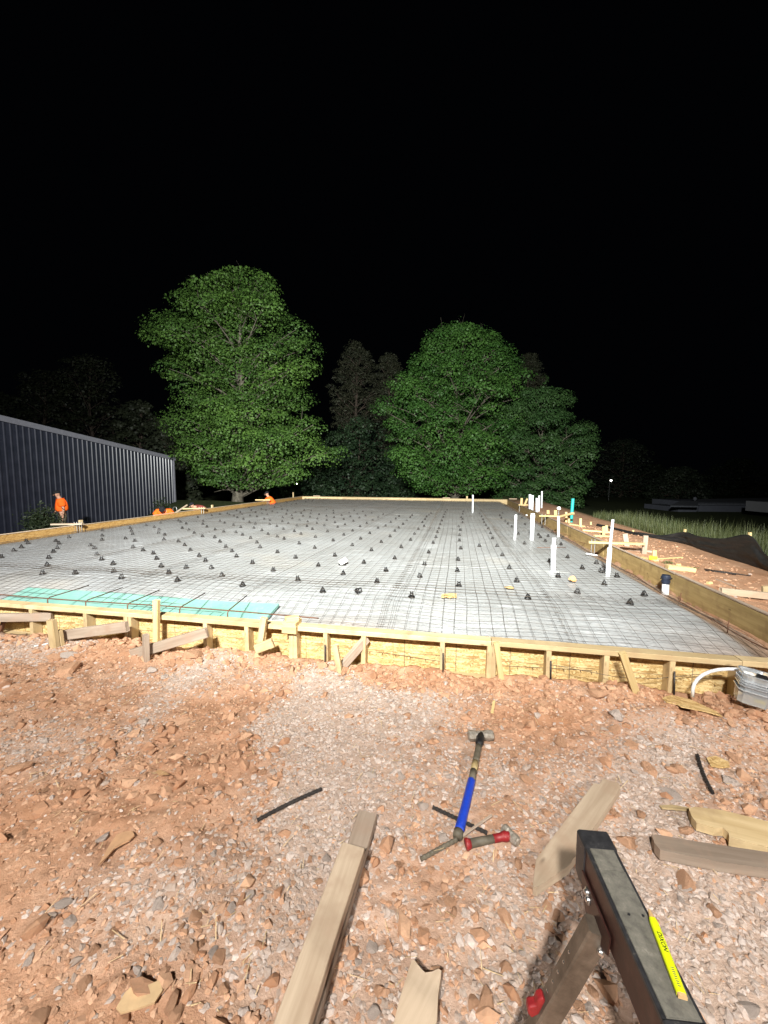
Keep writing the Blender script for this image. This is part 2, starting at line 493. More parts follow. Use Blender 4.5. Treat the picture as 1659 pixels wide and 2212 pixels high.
def tube_arrays(pts, rads, n=10, cap=True):
    pts = [Vector(p) for p in pts]
    V = []; F = []
    prev = None
    for i, p in enumerate(pts):
        d = (pts[min(i+1, len(pts)-1)] - pts[max(i-1, 0)]).normalized()
        if prev is None:
            a = Vector((0, 0, 1)) if abs(d.z) < .9 else Vector((1, 0, 0))
            x = d.cross(a).normalized()
        else:
            x = (prev - d * prev.dot(d)).normalized()
        prev = x; y = d.cross(x)
        r = rads[i] if hasattr(rads, '__len__') else rads
        for k in range(n):
            t = 2 * math.pi * k / n
            V.append(p + x * (r * math.cos(t)) + y * (r * math.sin(t)))
    for i in range(len(pts) - 1):
        for k in range(n):
            a = i*n+k; b = i*n+(k+1) % n
            F.append((a, b, b+n, a+n))
    if cap:
        F.append(tuple(range(n-1, -1, -1))); F.append(tuple((len(pts)-1)*n+k for k in range(n)))
    return V, F
class MB:
    def __init__(s): s.V = []; s.F = []
    def add(s, V, F):
        o = len(s.V); s.V += [tuple(v) for v in V]; s.F += [tuple(i + o for i in f) for f in F]; return s
    def tube(s, pts, r, n=10, cap=True): return s.add(*tube_arrays(pts, r, n, cap))
    def box(s, c, size, rot=None, ch=0.0):
        sx, sy, sz = [q/2 for q in size]
        c = Vector(c); V = []
        for z in (-sz, sz):
            for (x, y) in ((-sx, -sy), (sx, -sy), (sx, sy), (-sx, sy)):
                v = Vector((x, y, z))
                if rot is not None: v = rot @ v
                V.append(c + v)
        return s.add(V, [(3, 2, 1, 0), (4, 5, 6, 7), (0, 1, 5, 4), (1, 2, 6, 5), (2, 3, 7, 6), (3, 0, 4, 7)])
    def prism(s, poly, z0, z1):
        n = len(poly)
        V = [(x, y, z0) for x, y in poly] + [(x, y, z1) for x, y in poly]
        F = [tuple(range(n-1, -1, -1)), tuple(range(n, 2*n))] + [(i, (i+1) % n, (i+1) % n + n, i+n) for i in range(n)]
        return s.add(V, F)
    def ball(s, c, r, n=10, m=7, sc=(1, 1, 1)):
        V = [(c[0], c[1], c[2] - r*sc[2])]; F = []
        for i in range(1, m):
            ph = -math.pi/2 + math.pi*i/m
            for k in range(n):
                t = 2*math.pi*k/n
                V.append((c[0]+r*sc[0]*math.cos(ph)*math.cos(t), c[1]+r*sc[1]*math.cos(ph)*math.sin(t), c[2]+r*sc[2]*math.sin(ph)))
        V.append((c[0], c[1], c[2] + r*sc[2])); e = len(V)-1
        for k in range(n):
            F.append((0, 1+(k+1) % n, 1+k)); F.append((e, e-n+k, e-n+(k+1) % n))
        for i in range(m-2):
            for k in range(n):
                a = 1+i*n+k; b = 1+i*n+(k+1) % n; F.append((a, b, b+n, a+n))
        return s.add(V, F)
    def build(s, name, mat, parent=None, smooth=False, mw=None):
        return link(name, mesh_np(name, s.V, s.F), mat, parent, mw, smooth)

# ------------------------------------------------------------------ GROUND
def axis(dense0, dense1, step, lo, hi, g=1.14):
    a = list(np.arange(dense0, dense1 + 1e-6, step))
    s = step
    while a[-1] < hi: s *= g; a.append(min(hi, a[-1] + s))
    s = step; b = []
    x = dense0
    while x > lo: s *= g; x = max(lo, x - s); b.append(x)
    return np.array(b[::-1] + a)
gx = axis(-3.9, 4.0, .016, -260, 260)
gy = axis(.85, 3.3, .014, -40, 300)
def grid_mesh(name, xs, ys, fz):
    X, Y = np.meshgrid(xs, ys)
    Z = fz(X, Y)
    nx, ny = len(xs), len(ys)
    V = np.stack([X, Y, Z], -1).reshape(-1, 3)
    i = np.arange((nx-1)*(ny-1)); r = i // (nx-1); c = i % (nx-1)
    a = r*nx+c
    loops = np.stack([a, a+1, a+1+nx, a+nx], 1).ravel()
    return mesh_np(name, V, None, loops, np.full(len(i), 4)), V
me, V = grid_mesh('ground', gx, gy, terrain)
U_, V_ = V[:, 0]*CA - V[:, 1]*SA, V[:, 0]*SA + V[:, 1]*CA
gat = me.attributes.new('gravel', 'FLOAT', 'POINT')
gat.data.foreach_set('value', (gravel_mask(V[:, 0], V[:, 1]) * (V_ < VF + .2)).astype(np.float32))
gg = np.maximum(sstep(UR + 1.8, UR + 2.4, U_), np.maximum(sstep(UL - .8, UL - 2.2, U_), sstep(VB + .6, VB + 2.0, V_)))
gg = np.maximum(gg, sstep(10, 16, np.hypot(V[:, 0], np.minimum(V[:, 1], 0))) * (V[:, 1] < 4))
gr = me.attributes.new('grass', 'FLOAT', 'POINT'); gr.data.foreach_set('value', gg.astype(np.float32))
GROUND = link('ground', me, M_GROUND, smooth=True)
tag(GROUND, 'rough red clay ground with patches of grey crushed stone', None, None, 'structure')

# gravel stones ------------------------------------------------------
def ico():
    t = (1 + 5 ** .5) / 2
    v = np.array([(-1, t, 0), (1, t, 0), (-1, -t, 0), (1, -t, 0), (0, -1, t), (0, 1, t), (0, -1, -t), (0, 1, -t), (t, 0, -1), (t, 0, 1), (-t, 0, -1), (-t, 0, 1)], float)
    v /= np.linalg.norm(v[0])
    f = np.array([(0, 11, 5), (0, 5, 1), (0, 1, 7), (0, 7, 10), (0, 10, 11), (1, 5, 9), (5, 11, 4), (11, 10, 2), (10, 7, 6), (7, 1, 8), (3, 9, 4), (3, 4, 2), (3, 2, 6), (3, 6, 8), (3, 8, 9), (4, 9, 5), (2, 4, 11), (6, 2, 10), (8, 6, 7), (9, 8, 1)])
    return v, f
IV, IF = ico()
def scatter_stones(name, pos, size, colr, sink=.34, flat=(.22, .5), seed=1):
    g = np.random.default_rng(seed); n = len(pos)
    v = IV[None] * (1 + g.uniform(-.38, .30, (n, 12, 1)))
    v = v * np.stack([np.ones(n), g.uniform(.55, .95, n), g.uniform(*flat, n)], 1)[:, None]
    for _ in range(4):                                 # break flat faces off
        d = g.normal(size=(n, 3)); d /= np.linalg.norm(d, axis=1)[:, None]
        ex = np.maximum(0, np.einsum('nvk,nk->nv', v, d) - g.uniform(.25, .6, n)[:, None])
        v = v - ex[..., None] * d[:, None]
    v = v * 1.35
    # tilt a little, then spin
    a = g.normal(0, .35, n); ca, sa = np.cos(a), np.sin(a)
    y = v[..., 1]*ca[:, None] - v[..., 2]*sa[:, None]; z = v[..., 1]*sa[:, None] + v[..., 2]*ca[:, None]
    v = np.stack([v[..., 0], y, z], -1)
    b = g.uniform(0, 6.283, n); cb, sb = np.cos(b), np.sin(b)
    x = v[..., 0]*cb[:, None] - v[..., 1]*sb[:, None]; y = v[..., 0]*sb[:, None] + v[..., 1]*cb[:, None]
    v = np.stack([x, y, v[..., 2]], -1) * size[:, None, None]
    v = v + pos[:, None]; v[..., 2] += (size * (.35 - sink))[:, None]
    f = (IF[None] + (np.arange(n) * 12)[:, None, None]).reshape(-1)
    me = mesh_np(name, v.reshape(-1, 3), None, f, np.full(n * 20, 3))
    me.polygons.foreach_set('use_smooth', np.zeros(n * 20, bool))
    ca_ = me.color_attributes.new('tint', 'FLOAT_COLOR', 'POINT')
    c4 = np.concatenate([np.repeat(colr, 12, 0), np.ones((n*12, 1))], 1).astype(np.float32)
    ca_.data.foreach_set('color', c4.ravel())
    return me
def stone_field(n, x0, x1, y0, y1, smin, smax, seed, keep):
    g = np.random.default_rng(seed)
    x = g.uniform(x0, x1, n); y = g.uniform(y0, y1, n)
    m = gravel_mask(x, y)
    ok = (g.random(n) < keep(m)) & (np.abs(x) < y * 1.06 + .35)
    u = x*CA - y*SA; v = x*SA + y*CA
    ok &= (v < VF - .05)
    x, y, m = x[ok], y[ok], m[ok]; n = len(x)
    s = smin * (smax/smin) ** (g.random(n) ** 1.7)
    z = terrain(x, y)
    grey = g.random(n) < (.10 + .84 * m)
    k = g.random((n, 1))
    cg = np.array([.38, .30, .25]) * (1-k) + np.array([.56, .48, .44]) * k
    cr = np.array([.38, .20, .115]) * (1-k) + np.array([.56, .355, .24]) * k
    c = np.where(grey[:, None], cg, cr) * g.uniform(.85, 1.12, (n, 1))
    return np.stack([x, y, z], 1), s, np.clip(c, 0, .75)
parts = [stone_field(92000, -4, 4.2, .75, 3.4, .0055, .013, 61, lambda m: .42 + .58*m),
         stone_field(21000, -4, 4.2, .75, 3.4, .010, .020, 62, lambda m: .28 + .65*m)]
pos = np.concatenate([p[0] for p in parts]); siz = np.concatenate([p[1] for p in parts]); cc = np.concatenate([p[2] for p in parts])
o = link('gravel', scatter_stones('gravel', pos, siz, cc, seed=5), M_STONE)
tag(o, 'loose grey and rusty crushed stone strewn over the red clay', 'gravel', None, 'stuff')
# broken clay lumps, thickest against the front form
g = np.random.default_rng(77); n = 5200
x = g.uniform(-3.6, 3.8, n); y = g.uniform(.8, 3.3, n)
n2 = 1900; uu = g.uniform(-5.2, 2.9, n2); uu[1500:] = g.normal(2.2, .35, 400); vv = VF - .02 - np.abs(g.normal(0, .16, n2))
x = np.concatenate([x, uu*CA + vv*SA]); y = np.concatenate([y, -uu*SA + vv*CA])
m = gravel_mask(x, y); cl = fbm(x * 2.1, y * 2.1, 73, 3)
ok = (np.abs(x) < y * 1.06 + .35) & (x*SA + y*CA < VF - .02) & (g.random(len(x)) < np.clip((1 - .95*m) * sstep(.40, .62, cl) * 1.6, 0, 1) + (np.arange(len(x)) >= n) * .5)
x, y = x[ok], y[ok]; n = len(x)
sz = .009 * 4.2 ** (g.random(n) ** 1.5)
k = g.random((n, 1)); cr = np.array([.36, .185, .105]) * (1-k) + np.array([.55, .335, .215]) * k
o = link('clay_lumps', scatter_stones('clay_lumps', np.stack([x, y, terrain(x, y)], 1), sz, cr, sink=.22, flat=(.5, .85), seed=8), M_STONE)
tag(o, 'broken red clay lumps heaped toward the front form', 'clay', None, 'stuff')
# crumbs on the bank to the right
g = np.random.default_rng(71); n = 2600
uu = UR + .06 + 1.5 * g.random(n); vv = VF + 9 * g.random(n) ** 1.4
wx = uu*CA + vv*SA; wy = -uu*SA + vv*CA
k = g.random((n, 1)); cr = np.array([.38, .19, .10]) * (1-k) + np.array([.56, .35, .23]) * k
o = link('soil_crumbs', scatter_stones('soil_crumbs', np.stack([wx, wy, terrain(wx, wy)], 1), .006 * (4.5 ** g.random(n)), cr, seed=6), M_STONE)
tag(o, 'crumbled red soil on the bank outside the right form', 'soil', None, 'stuff')

# clods: individual stones of the ground ------------------------------
def clod_mesh(seed):
    g = np.random.default_rng(seed)
    mid = {}; V = [tuple(v) for v in IV]; F = []
    def md(a, b):
        key = (min(a, b), max(a, b))
        if key not in mid:
            p = (np.array(V[a]) + np.array(V[b])) / 2; p /= np.linalg.norm(p); V.append(tuple(p)); mid[key] = len(V)-1
        return mid[key]
    for a, b, c in IF:
        ab, bc, ca = md(a, b), md(b, c), md(c, a); F += [(a, ab, ca), (b, bc, ab), (c, ca, bc), (ab, bc, ca)]
    A_ = np.array(V)
    for _ in range(9):                                # shear facets off
        d = g.normal(size=3); d /= np.linalg.norm(d); h = g.uniform(.35, .75)
        ex = np.maximum(0, A_ @ d - h); A_ = A_ - ex[:, None] * d * .9
    A_ = A_ * (1 + g.uniform(-.15, .13, (len(A_), 1)))
    return mesh_np('clod', A_, [tuple(f) for f in F])
CLODS = [clod_mesh(100 + i) for i in range(8)]
for cme in CLODS: cme.materials.append(M_CLOD)
ROCKS = []
for cme in CLODS[:5]:
    r2 = cme.copy(); r2.materials.clear(); r2.materials.append(M_ROCK); ROCKS.append(r2)
def clod(x, y, w, hfac=.55, rock=False, rot=None, ypx=True):
    p = on_ground(x, y) if ypx else Vector((x, y, T(x, y)))
    r = w / FPX * p.y / 2 if ypx else w
    hfac = max(hfac, .42)
    me = random.choice(ROCKS if rock else CLODS)
    o = bpy.data.objects.new('stone' if rock else 'clay_clod', me); col.objects.link(o)
    o.location = (p.x, p.y, p.z + r * .13)
    o.rotation_euler = (random.uniform(-.3, .3), random.uniform(-.3, .3), random.uniform(0, 6.28) if rot is None else rot)
    o.scale = (r * 1.05, r * random.uniform(.7, 1.0), r * hfac)
    adopt(o, GROUND)
for (x, y, w, h, rk) in [
    (145, 1452, 66, .55, 0), (120, 1425, 40, .6, 0), (155, 1418, 46, .35, 1), (190, 1420, 20, .6, 1), (28, 1668, 70, .35, 0), (48, 1802, 34, .3, 0),
    (270, 1815, 46, .15, 0), (340, 1955, 48, .3, 1), (180, 2130, 52, .3, 0), (222, 1520, 36, .4, 0), (100, 1522, 40, .5, 0), (240, 1440, 26, .5, 0),
    (355, 1463, 25, .6, 1), (325, 1450, 34, .25, 1), (98, 1600, 26, .3, 1), (135, 1630, 26, .5, 0), (420, 1415, 50, .5, 0), (390, 1432, 36, .5, 0), (570, 1540, 32, .6, 0),
    (350, 1690, 26, .3, 0), (1230, 1462, 48, .75, 0), (1338, 1480, 44, .75, 0), (1358, 1825, 50, .6, 0), (1452, 1725, 56, .4, 1), (1480, 1798, 46, .4, 0),
    (1480, 1912, 64, .3, 0), (1093, 1985, 52, .3, 0), (1050, 2165, 66, .3, 0), (1205, 1980, 40, .4, 0), (1185, 1960, 30, .4, 0), (912, 1745, 34, .6, 1), (880, 1545, 26, .4, 0),
    (1140, 1690, 42, .35, 0), (1110, 1632, 34, .5, 0), (1210, 1605, 44, .5, 0), (1330, 1580, 40, .3, 0), (1360, 1610, 36, .4, 0), (1330, 1545, 50, .25, 1), (1290, 1500, 60, .4, 0),
    (1160, 1545, 30, .4, 1), (1400, 1660, 50, .35, 0), (1460, 1660, 44, .3, 0), (1385, 1760, 42, .4, 0), (1180, 1760, 30, .5, 0), (1165, 1800, 34, .5, 0), (1580, 1690, 50, .3, 1), (1590, 1640, 44, .3, 0),
    (1330, 1760, 36, .5, 0), (1270, 1775, 40, .4, 0), (1120, 1865, 46, .25, 0), (930, 1880, 30, .3, 0), (880, 2010, 34, .4, 1), (770, 2080, 28, .4, 1), (1010, 1900, 24, .5, 1), (1440, 1620, 28, .5, 0),
    (690, 1905, 26, .3, 0), (420, 1980, 40, .2, 0), (150, 1990, 36, .3, 1), (60, 2080, 36, .3, 1), (250, 2010, 30, .4, 0), (300, 2095, 34, .25, 1), (460, 2060, 40, .3, 1), (480, 2140, 46, .3, 0),
    (380, 2190, 50, .3, 0), (90, 2195, 60, .3, 0), (1230, 2080, 36, .35, 0), (1280, 2140, 38, .3, 0), (1185, 1880, 30, .4, 0), (1560, 1945, 26, .5, 1), (1620, 2180, 60, .25, 1), (620, 1600, 20, .5, 0),
    (700, 1440, 34, .6, 0), (745, 1448, 30, .6, 0), (660, 1436, 40, .6, 0), (840, 1452, 26, .6, 0), (1130, 1476, 36, .5, 0), (1020, 1458, 26, .5, 0), (1520, 1540, 40, .3, 0), (1600, 1520, 30, .4, 1), (1480, 1560, 30, .4, 0), (1270, 1470, 40, .6, 0)]:
    clod(x, y, w, h, bool(rk))
for i in range(165):
    y = random.uniform(.95, 2.75); x = random.uniform(-1, 1) * (y * .98)
    u, v = UV((x, y))
    if v > VF - .1: continue
    gm = float(gravel_mask(np.array([x]), np.array([y]))[0])
    clod(x, y, random.uniform(.013, .034), random.uniform(.35, .7), random.random() < gm * .7, None, False)
for i in range(26):
    u = UR + random.uniform(.1, 1.4); v = VF + random.uniform(-.1, 5)
    p = W(u, v); clod(p.x, p.y, random.uniform(.015, .04), .5, random.random() < .25, None, False)

# straw and wood shavings ---------------------------------------------
mb = MB()
for i in range(620):
    y = random.uniform(.95, 2.85); x = random.uniform(-1, 1) * y * .98
    u, v = UV((x, y))
    if v > VF - .1: continue
    L = random.choice((.012, .018, .03, .05)) * random.uniform(.7, 1.4); w = random.uniform(.0012, .004)
    a = random.uniform(0, 6.28); d = Vector((math.cos(a), math.sin(a), 0)); q = Vector((-d.y, d.x, 0))
    p = Vector((x, y, T(x, y) + .010 + .008 * random.random()))
    tl = Vector((0, 0, random.uniform(-.12, .25) * L))
    mb.add([p - d*L/2 - q*w/2 - tl, p + d*L/2 - q*w/4 + tl, p + d*L/2 + q*w/4 + tl, p - d*L/2 + q*w/2 - tl,
            p - d*L/2 - q*w/2 - tl + Vector((0, 0, -.001)), p + d*L/2 + tl + Vector((0, 0, -.001))], [(0, 1, 2, 3), (4, 5, 1, 0)])
o = mb.build('wood_shavings', simple('pale_shavings', (.62, .46, .27), .8, 0, .2, .2, 40))
tag(o, 'pale straw and wood shavings scattered over the clay', 'shavings', None, 'stuff')

# ------------------------------------------------------------------ SLAB AREA: vapour barrier
us = np.concatenate([np.arange(UL, UR - .9, .16), np.arange(UR - .9, UR - .005, .045), [UR - .005]])
vsn = np.concatenate([np.arange(VF + .112, VF + 1.6, .045), np.arange(VF + 1.6, VB, .16), [VB]])
def bar_z(u, v):
    z = slab_z(u, v)
    nr = sstep(2.2, 1.2, v - VF)
    return z + .016 * (fbm(u * 3.2, v * 3.2, 57, 3) - .5) * (1 + 2.2 * nr)
me, V = grid_mesh('vapor_barrier', us, vsn, bar_z)
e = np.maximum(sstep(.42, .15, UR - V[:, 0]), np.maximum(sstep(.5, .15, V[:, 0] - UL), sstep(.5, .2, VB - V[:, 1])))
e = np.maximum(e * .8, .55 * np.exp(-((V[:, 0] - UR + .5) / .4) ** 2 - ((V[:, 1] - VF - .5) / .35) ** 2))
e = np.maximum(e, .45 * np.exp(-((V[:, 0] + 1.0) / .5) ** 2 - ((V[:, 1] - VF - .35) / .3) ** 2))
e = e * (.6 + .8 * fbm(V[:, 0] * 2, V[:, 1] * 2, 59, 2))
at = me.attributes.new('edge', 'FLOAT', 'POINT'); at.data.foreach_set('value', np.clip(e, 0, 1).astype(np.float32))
ROT = Matrix.Rotation(-A, 4, 'Z')
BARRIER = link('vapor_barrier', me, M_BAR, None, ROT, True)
tag(BARRIER, 'pale grey plastic vapour barrier spread inside the formwork', None, None, 'structure')
def seam(pts, w):
    mb = MB()
    P_ = [on_slab(*q) for q in pts]
    Q = []
    for i in range(len(P_) - 1):
        for k in range(8): Q.append(P_[i].lerp(P_[i+1], k / 8))
    Q.append(P_[-1])
    V = []; F = []
    for i, p in enumerate(Q):
        d = (Q[min(i+1, len(Q)-1)] - Q[max(i-1, 0)]); q = Vector((-d.y, d.x, 0)).normalized()
        ww = w * (.6 + .5 * random.random())
        for s in (-1, 1):
            r = p + q * ww * s; u, v = UV(r); r.z = float(bar_z(np.array([u]), np.array([v]))[0]) + .007; V.append(r)
    for i in range(len(Q) - 1): F.append((2*i, 2*i+2, 2*i+3, 2*i+1))
    mb.add(V, F).build('seam_tape', M_WHITE, BARRIER)
seam([(868, 1222), (930, 1224), (1010, 1226), (1070, 1229), (1130, 1233), (1230, 1238)], .012)
seam([(1120, 1106), (1160, 1107)], .02)
seam([(850, 1112), (905, 1113)], .05)

# welded wire mesh sheets ----------------------------------------------
SP = .112
def wire_sheet(u0, u1, v0, v1, seed, lift):
    g = np.random.default_rng(seed)
    nu = int(round((u1 - u0) / SP)); nv = int(round((v1 - v0) / SP))
    ou, ov = g.uniform(-.03, .03, 2); sk = g.normal(0, .006)
    def pt(U, Vv):
        u = U + ou + sk * (Vv - v0) + .012 * (fbm(U * 1.1 + seed, Vv * 1.1, 81, 2) - .5)
        v = Vv + ov - sk * (U - u0) + .012 * (fbm(U * 1.1, Vv * 1.1 + seed, 83, 2) - .5)
        nr = sstep(1.9, .9, Vv - VF)
        u = u + .05 * nr * (fbm(U * 2.3, Vv * 1.4, 87, 2) - .5)
        v = v + .03 * nr * (fbm(U * 1.4, Vv * 2.3, 89, 2) - .5)
        z = slab_z(np.clip(u, UL, UR - .02), np.maximum(v, VF + .05)) + lift + (.022 + .03 * nr) * fbm(u * 1.9, v * 1.9, 85, 2)
        return np.stack([u, v, z], -1)
    lines = []
    far = v0 > VF + 7
    stp = SP * (2 if far else 1)
    for i in range(nu + 1):
        vv = np.arange(v0 - .03, v1 + .03, stp); lines.append(pt(np.full(len(vv), u0 + i * SP), vv))
    for j in range(nv + 1):
        uu = np.arange(u0 - .03, u1 + .03, stp); q = pt(uu, np.full(len(uu), v0 + j * SP)); q[:, 2] += .004; lines.append(q)
    Vs = []; Ls = []; off = 0
    r = .0017
    for ln in lines:
        n = len(ln)
        d = np.gradient(ln, axis=0); d /= np.linalg.norm(d, axis=1)[:, None] + 1e-9
        side = np.stack([-d[:, 1], d[:, 0], np.zeros(n)], 1); up = np.array([0, 0, 1.])
        a = ln + side * r - up * r * .6; b = ln - side * r - up * r * .6; c = ln + up * r
        Vs.append(np.stack([a, b, c], 1).reshape(-1, 3))
        k = np.arange(n - 1) * 3 + off
        for (p, q) in ((0, 1), (1, 2), (2, 0)):
            Ls.append(np.stack([k+p, k+3+p, k+3+q, k+q], 1))
        off += n * 3
    Vs = np.concatenate(Vs); Ls = np.concatenate(Ls)
    me = mesh_np('wire_mesh_sheet', Vs, None, Ls.ravel(), np.full(len(Ls), 4))
    o = link('wire_mesh_sheet', me, M_WIRE, None, ROT)
    return tag(o, 'rusty welded wire mesh sheet lying over the pale vapour barrier', 'wire mesh', 'welded wire mesh sheets over the slab area')
ucuts = np.linspace(UL + .12, UR - .10, 8)
vcuts = [VF + .10, VF + 1.55, VF + 7.0, VF + 13.0, VB - .15]
sd = 200
for i in range(7):
    for j in range(4):
        sd += 1
        wire_sheet(ucuts[i] - .02, ucuts[i+1] + .02, vcuts[j] - (.09 if j else 0), vcuts[j+1] + .09, sd, .022 + .006 * ((i + j) % 2))

# rebar chairs -----------------------------------------------------------
def chair_mesh():
    mb = MB()
    n = 10
    V = []; F = []
    for k in range(n):
        t = 2*math.pi*k/n
        for (r, z) in ((.050, 0), (.050, .008), (.036, .008), (.036, 0)): V.append((r*math.cos(t), r*math.sin(t), z))
    for k in range(n):
        for q in range(4):
            a = k*4+q; b = k*4+(q+1) % 4; c = ((k+1) % n)*4+(q+1) % 4; d = ((k+1) % n)*4+q; F.append((d, c, b, a))
    mb.add(V, F)
    for k in range(4):
        t = math.pi/4 + math.pi/2*k
        b0 = Vector((.042*math.cos(t), .042*math.sin(t), .004)); b1 = Vector((.017*math.cos(t), .014*math.sin(t), .062))
        mb.tube([b0, b1], [.0085, .0065], 4)
    mb.box((0, 0, .056), (.044, .034, .010)); mb.box((0, .0, .028), (.066, .009, .009))
    for s in (-1, 1):
        mb.tube([(s*.017, 0, .056), (s*.019, 0, .082)], [.0075, .005], 4)
    return mesh_np('rebar_chair', mb.V, mb.F)
CHM = chair_mesh(); CHM.materials.append(M_BLACKP)
cA = [(10,578),(113,525),(178,495),(218,445),(233,462),(463,445),(490,465),(475,503),(443,535),(405,585),(392,645),(355,718),(625,715),(572,415),(850,355),(848,400),(845,435),(750,482),(783,503),(803,558),(842,598),(938,635),(945,700),(1008,750),(1043,425),(1080,335),(1090,360),(1100,388),(1118,443),(1103,495),(1187,523),(1272,548),(1300,592),(1337,655),(1400,712),(1472,775),(1545,668),(1213,312),(1280,328),(1320,348),(1315,377),(1366,392),(1360,433),(1332,293),(1480,272),(1500,285),(1512,337),(1546,300),(1567,352),(1612,377),(1480,448),(1532,480),(1580,522)]
cB = [(93,298),(62,335),(115,350),(160,375),(228,405),(330,413),(28,450),(82,483),(130,522),(200,568),(253,610),(372,450),(422,492),(473,530),(510,573),(303,670),(93,668),(20,775),(390,735),(560,815),(642,628),(815,690),(1018,768),(1225,862),(850,537),(705,495),(680,458),(627,420),(560,393),(505,373),(404,366),(333,348),(265,325),(231,303),(233,278),(373,277),(412,293),(305,230),(190,245),(372,220),(435,215),(453,224),(490,235),(517,248),(568,260),(485,310),(545,328),(617,285),(667,300),(653,335),(720,355),(772,387),(848,408),(905,425),(1000,583),(1030,465),(1045,385),(990,363),(900,345),(845,322),(787,305),(787,272),(740,258),(680,240),(622,232),(555,220),(542,205),(510,190),(633,187),(668,205),(720,215),(755,187),(765,222),(717,178),(808,197),(808,265),(850,208),(890,280),(893,247),(925,218),(968,230),(932,190),(887,178),(973,257),(940,295),(1010,315),(1000,203),(1033,270),(1047,212),(1063,235),(1072,187),(1095,322),(1100,282),(1125,213),(1120,243),(1130,190),(1140,345),(1180,258),(1177,297),(1195,222),(1258,182),(1257,235),(1258,270),(1238,315),(1265,365),(1165,410),(1160,502),(1188,650),(1327,565),(1395,718),(1312,440),(1400,393),(1350,328),(1327,290),(1320,247),(1315,212),(1313,190),(1382,228),(1400,262),(1410,307),(1473,358),(1480,277),(1455,240),(1443,207),(1487,190),(1512,218),(1530,250),(1535,322),(1558,198),(1580,232),(1590,297),(1640,270),(1615,380),(1540,425),(1470,480),(1630,520),(1567,625),(1630,210)]
cC = [(260,452),(332,405),(372,360),(405,333),(440,303),(295,318),(338,287),(380,258),(407,237),(233,335),(235,245),(275,222),(470,272),(500,247),(515,230),(370,590),(298,690),(223,785),(502,435),(425,495),(535,385),(567,345),(615,320),(600,288),(622,262),(635,240),(655,225),(671,212),(690,460),(652,540),(618,640),(580,740),(510,905),(713,412),(725,370),(738,338),(748,305),(762,275),(775,245),(783,222),(790,203),(805,185),(895,600),(890,693),(903,815),(918,507),(907,440),(907,396),(913,353),(902,323),(933,290),(932,262),(922,247),(935,218),(940,197),(1073,485),(1220,487),(1263,563),(1320,670),(1382,780),(1475,920),(1182,423),(1165,380),(1147,340),(1127,312),(1112,290),(1103,265),(1092,240),(1075,215),(1265,210),(1243,230),(1255,252),(1288,277),(1310,300),(1342,325),(1397,385),(1448,465),(1563,392),(1580,415),(1620,445),(1400,220),(1425,250),(1450,305),(1595,330)]
cD = [(482,780),(640,915),(683,712),(560,622),(800,670),(865,845),(970,780),(1078,1005),(1195,935),(505,515),(375,487),(320,432),(398,445),(435,412),(517,462),(410,655)]
cp = []
K = .4822
for (lst, ox, oy) in ((cA, 0, 1950), (cB, 700, 1950), (cC, 1400, 1950), (cD, 2000, 1930)):
    for (x, y) in lst:
        p = on_slab((ox + K*x) / 1.8517, (oy + K*y + 3) / 1.8517)
        u, v = UV(p)
        if not (UL + .15 < u < UR - .1 and v < VB - .3): continue
        if all((p - q).length > .10 + .012 * p.y for q in cp): cp.append(p)
# the far rows, too small to survey one by one
for i in range(13):
    for j in range(11):
        u = UL + .5 + i * .92 + random.uniform(-.15, .15) + .25 * (j % 2); v = 14.6 + j * .68 + random.uniform(-.12, .12)
        if u > UR - .3 or v > VB - .3: continue
        p = W(u, v, float(slab_z(np.array([u]), np.array([v]))[0]))
        if len(cp) < 298 and all((p - q).length > .55 for q in cp): cp.append(p)
for p in cp:
    o = bpy.data.objects.new('rebar_chair', CHM); col.objects.link(o)
    o.location = (p.x, p.y, p.z + .006); o.rotation_euler = (random.gauss(0, .05), random.gauss(0, .05), random.uniform(0, 6.28))
    o.scale = (.76,) * 3
    tag(o, 'small black plastic rebar chair standing under the wire mesh', 'rebar chair', 'black rebar chairs across the slab area')

# teal foam boards at the front left -------------------------------------
def foam_board(u0, u1, va, vb, lift, mat, name='foam_board', th=.03):
    n = 26; V = []; F = []
    for i in range(n + 1):
        u = u0 + (u1 - u0) * i / n
        za = float(slab_z(np.array([u]), np.array([va]))[0]); zb = float(slab_z(np.array([u]), np.array([vb]))[0])
        for (v, z) in ((va, za), (vb, zb)):
            zz = z + lift + .006 * math.sin(u * 3)
            V.append((u, v, zz)); V.append((u, v, zz - th))
    for i in range(n):
        a = i*4; F += [(a, a+4, a+6, a+2), (a+3, a+7, a+5, a+1), (a+1, a+5, a+4, a), (a+2, a+6, a+7, a+3)]
    F += [(0, 2, 3, 1), (n*4+1, n*4+3, n*4+2, n*4)]
    return link(name, mesh_np(name, V, F), mat, None, ROT)
uR = UV(P(602, 1318, -.15))[0]; uLf = -5.2
M_GAP = simple('dark_gap_shade', (.05, .07, .075), .6, 0, .4, .3, 20)
b1 = foam_board(uLf, uR, VF + .12, VF + .44, .045, M_FOAM)
tag(b1, 'teal foam insulation board nearest the front form', 'foam board', 'teal foam boards in the front trench')
b2 = foam_board(uLf + .3, uR - .03, VF + .475, VF + .80, .055, M_FOAM)
tag(b2, 'teal foam insulation board on the slab side of the other', 'foam board', 'teal foam boards in the front trench')
adopt(foam_board(uLf, uR - .01, VF + .437, VF + .50, .052, M_GAP, 'gap_shade_strip', .004), b1)  # dark strip painted in for the shade in the gap between both boards
for (x0, x1) in ((52, 98), (125, 185)):
    q0 = P(x0, 1318, -.13); q1 = P(x1, 1321, -.13)
    p_ = foam_board(UV(q0)[0], UV(q1)[0], VF + .11, VF + .16, .048, M_FOAMB, 'torn_film', .002)
    adopt(p_, b1)
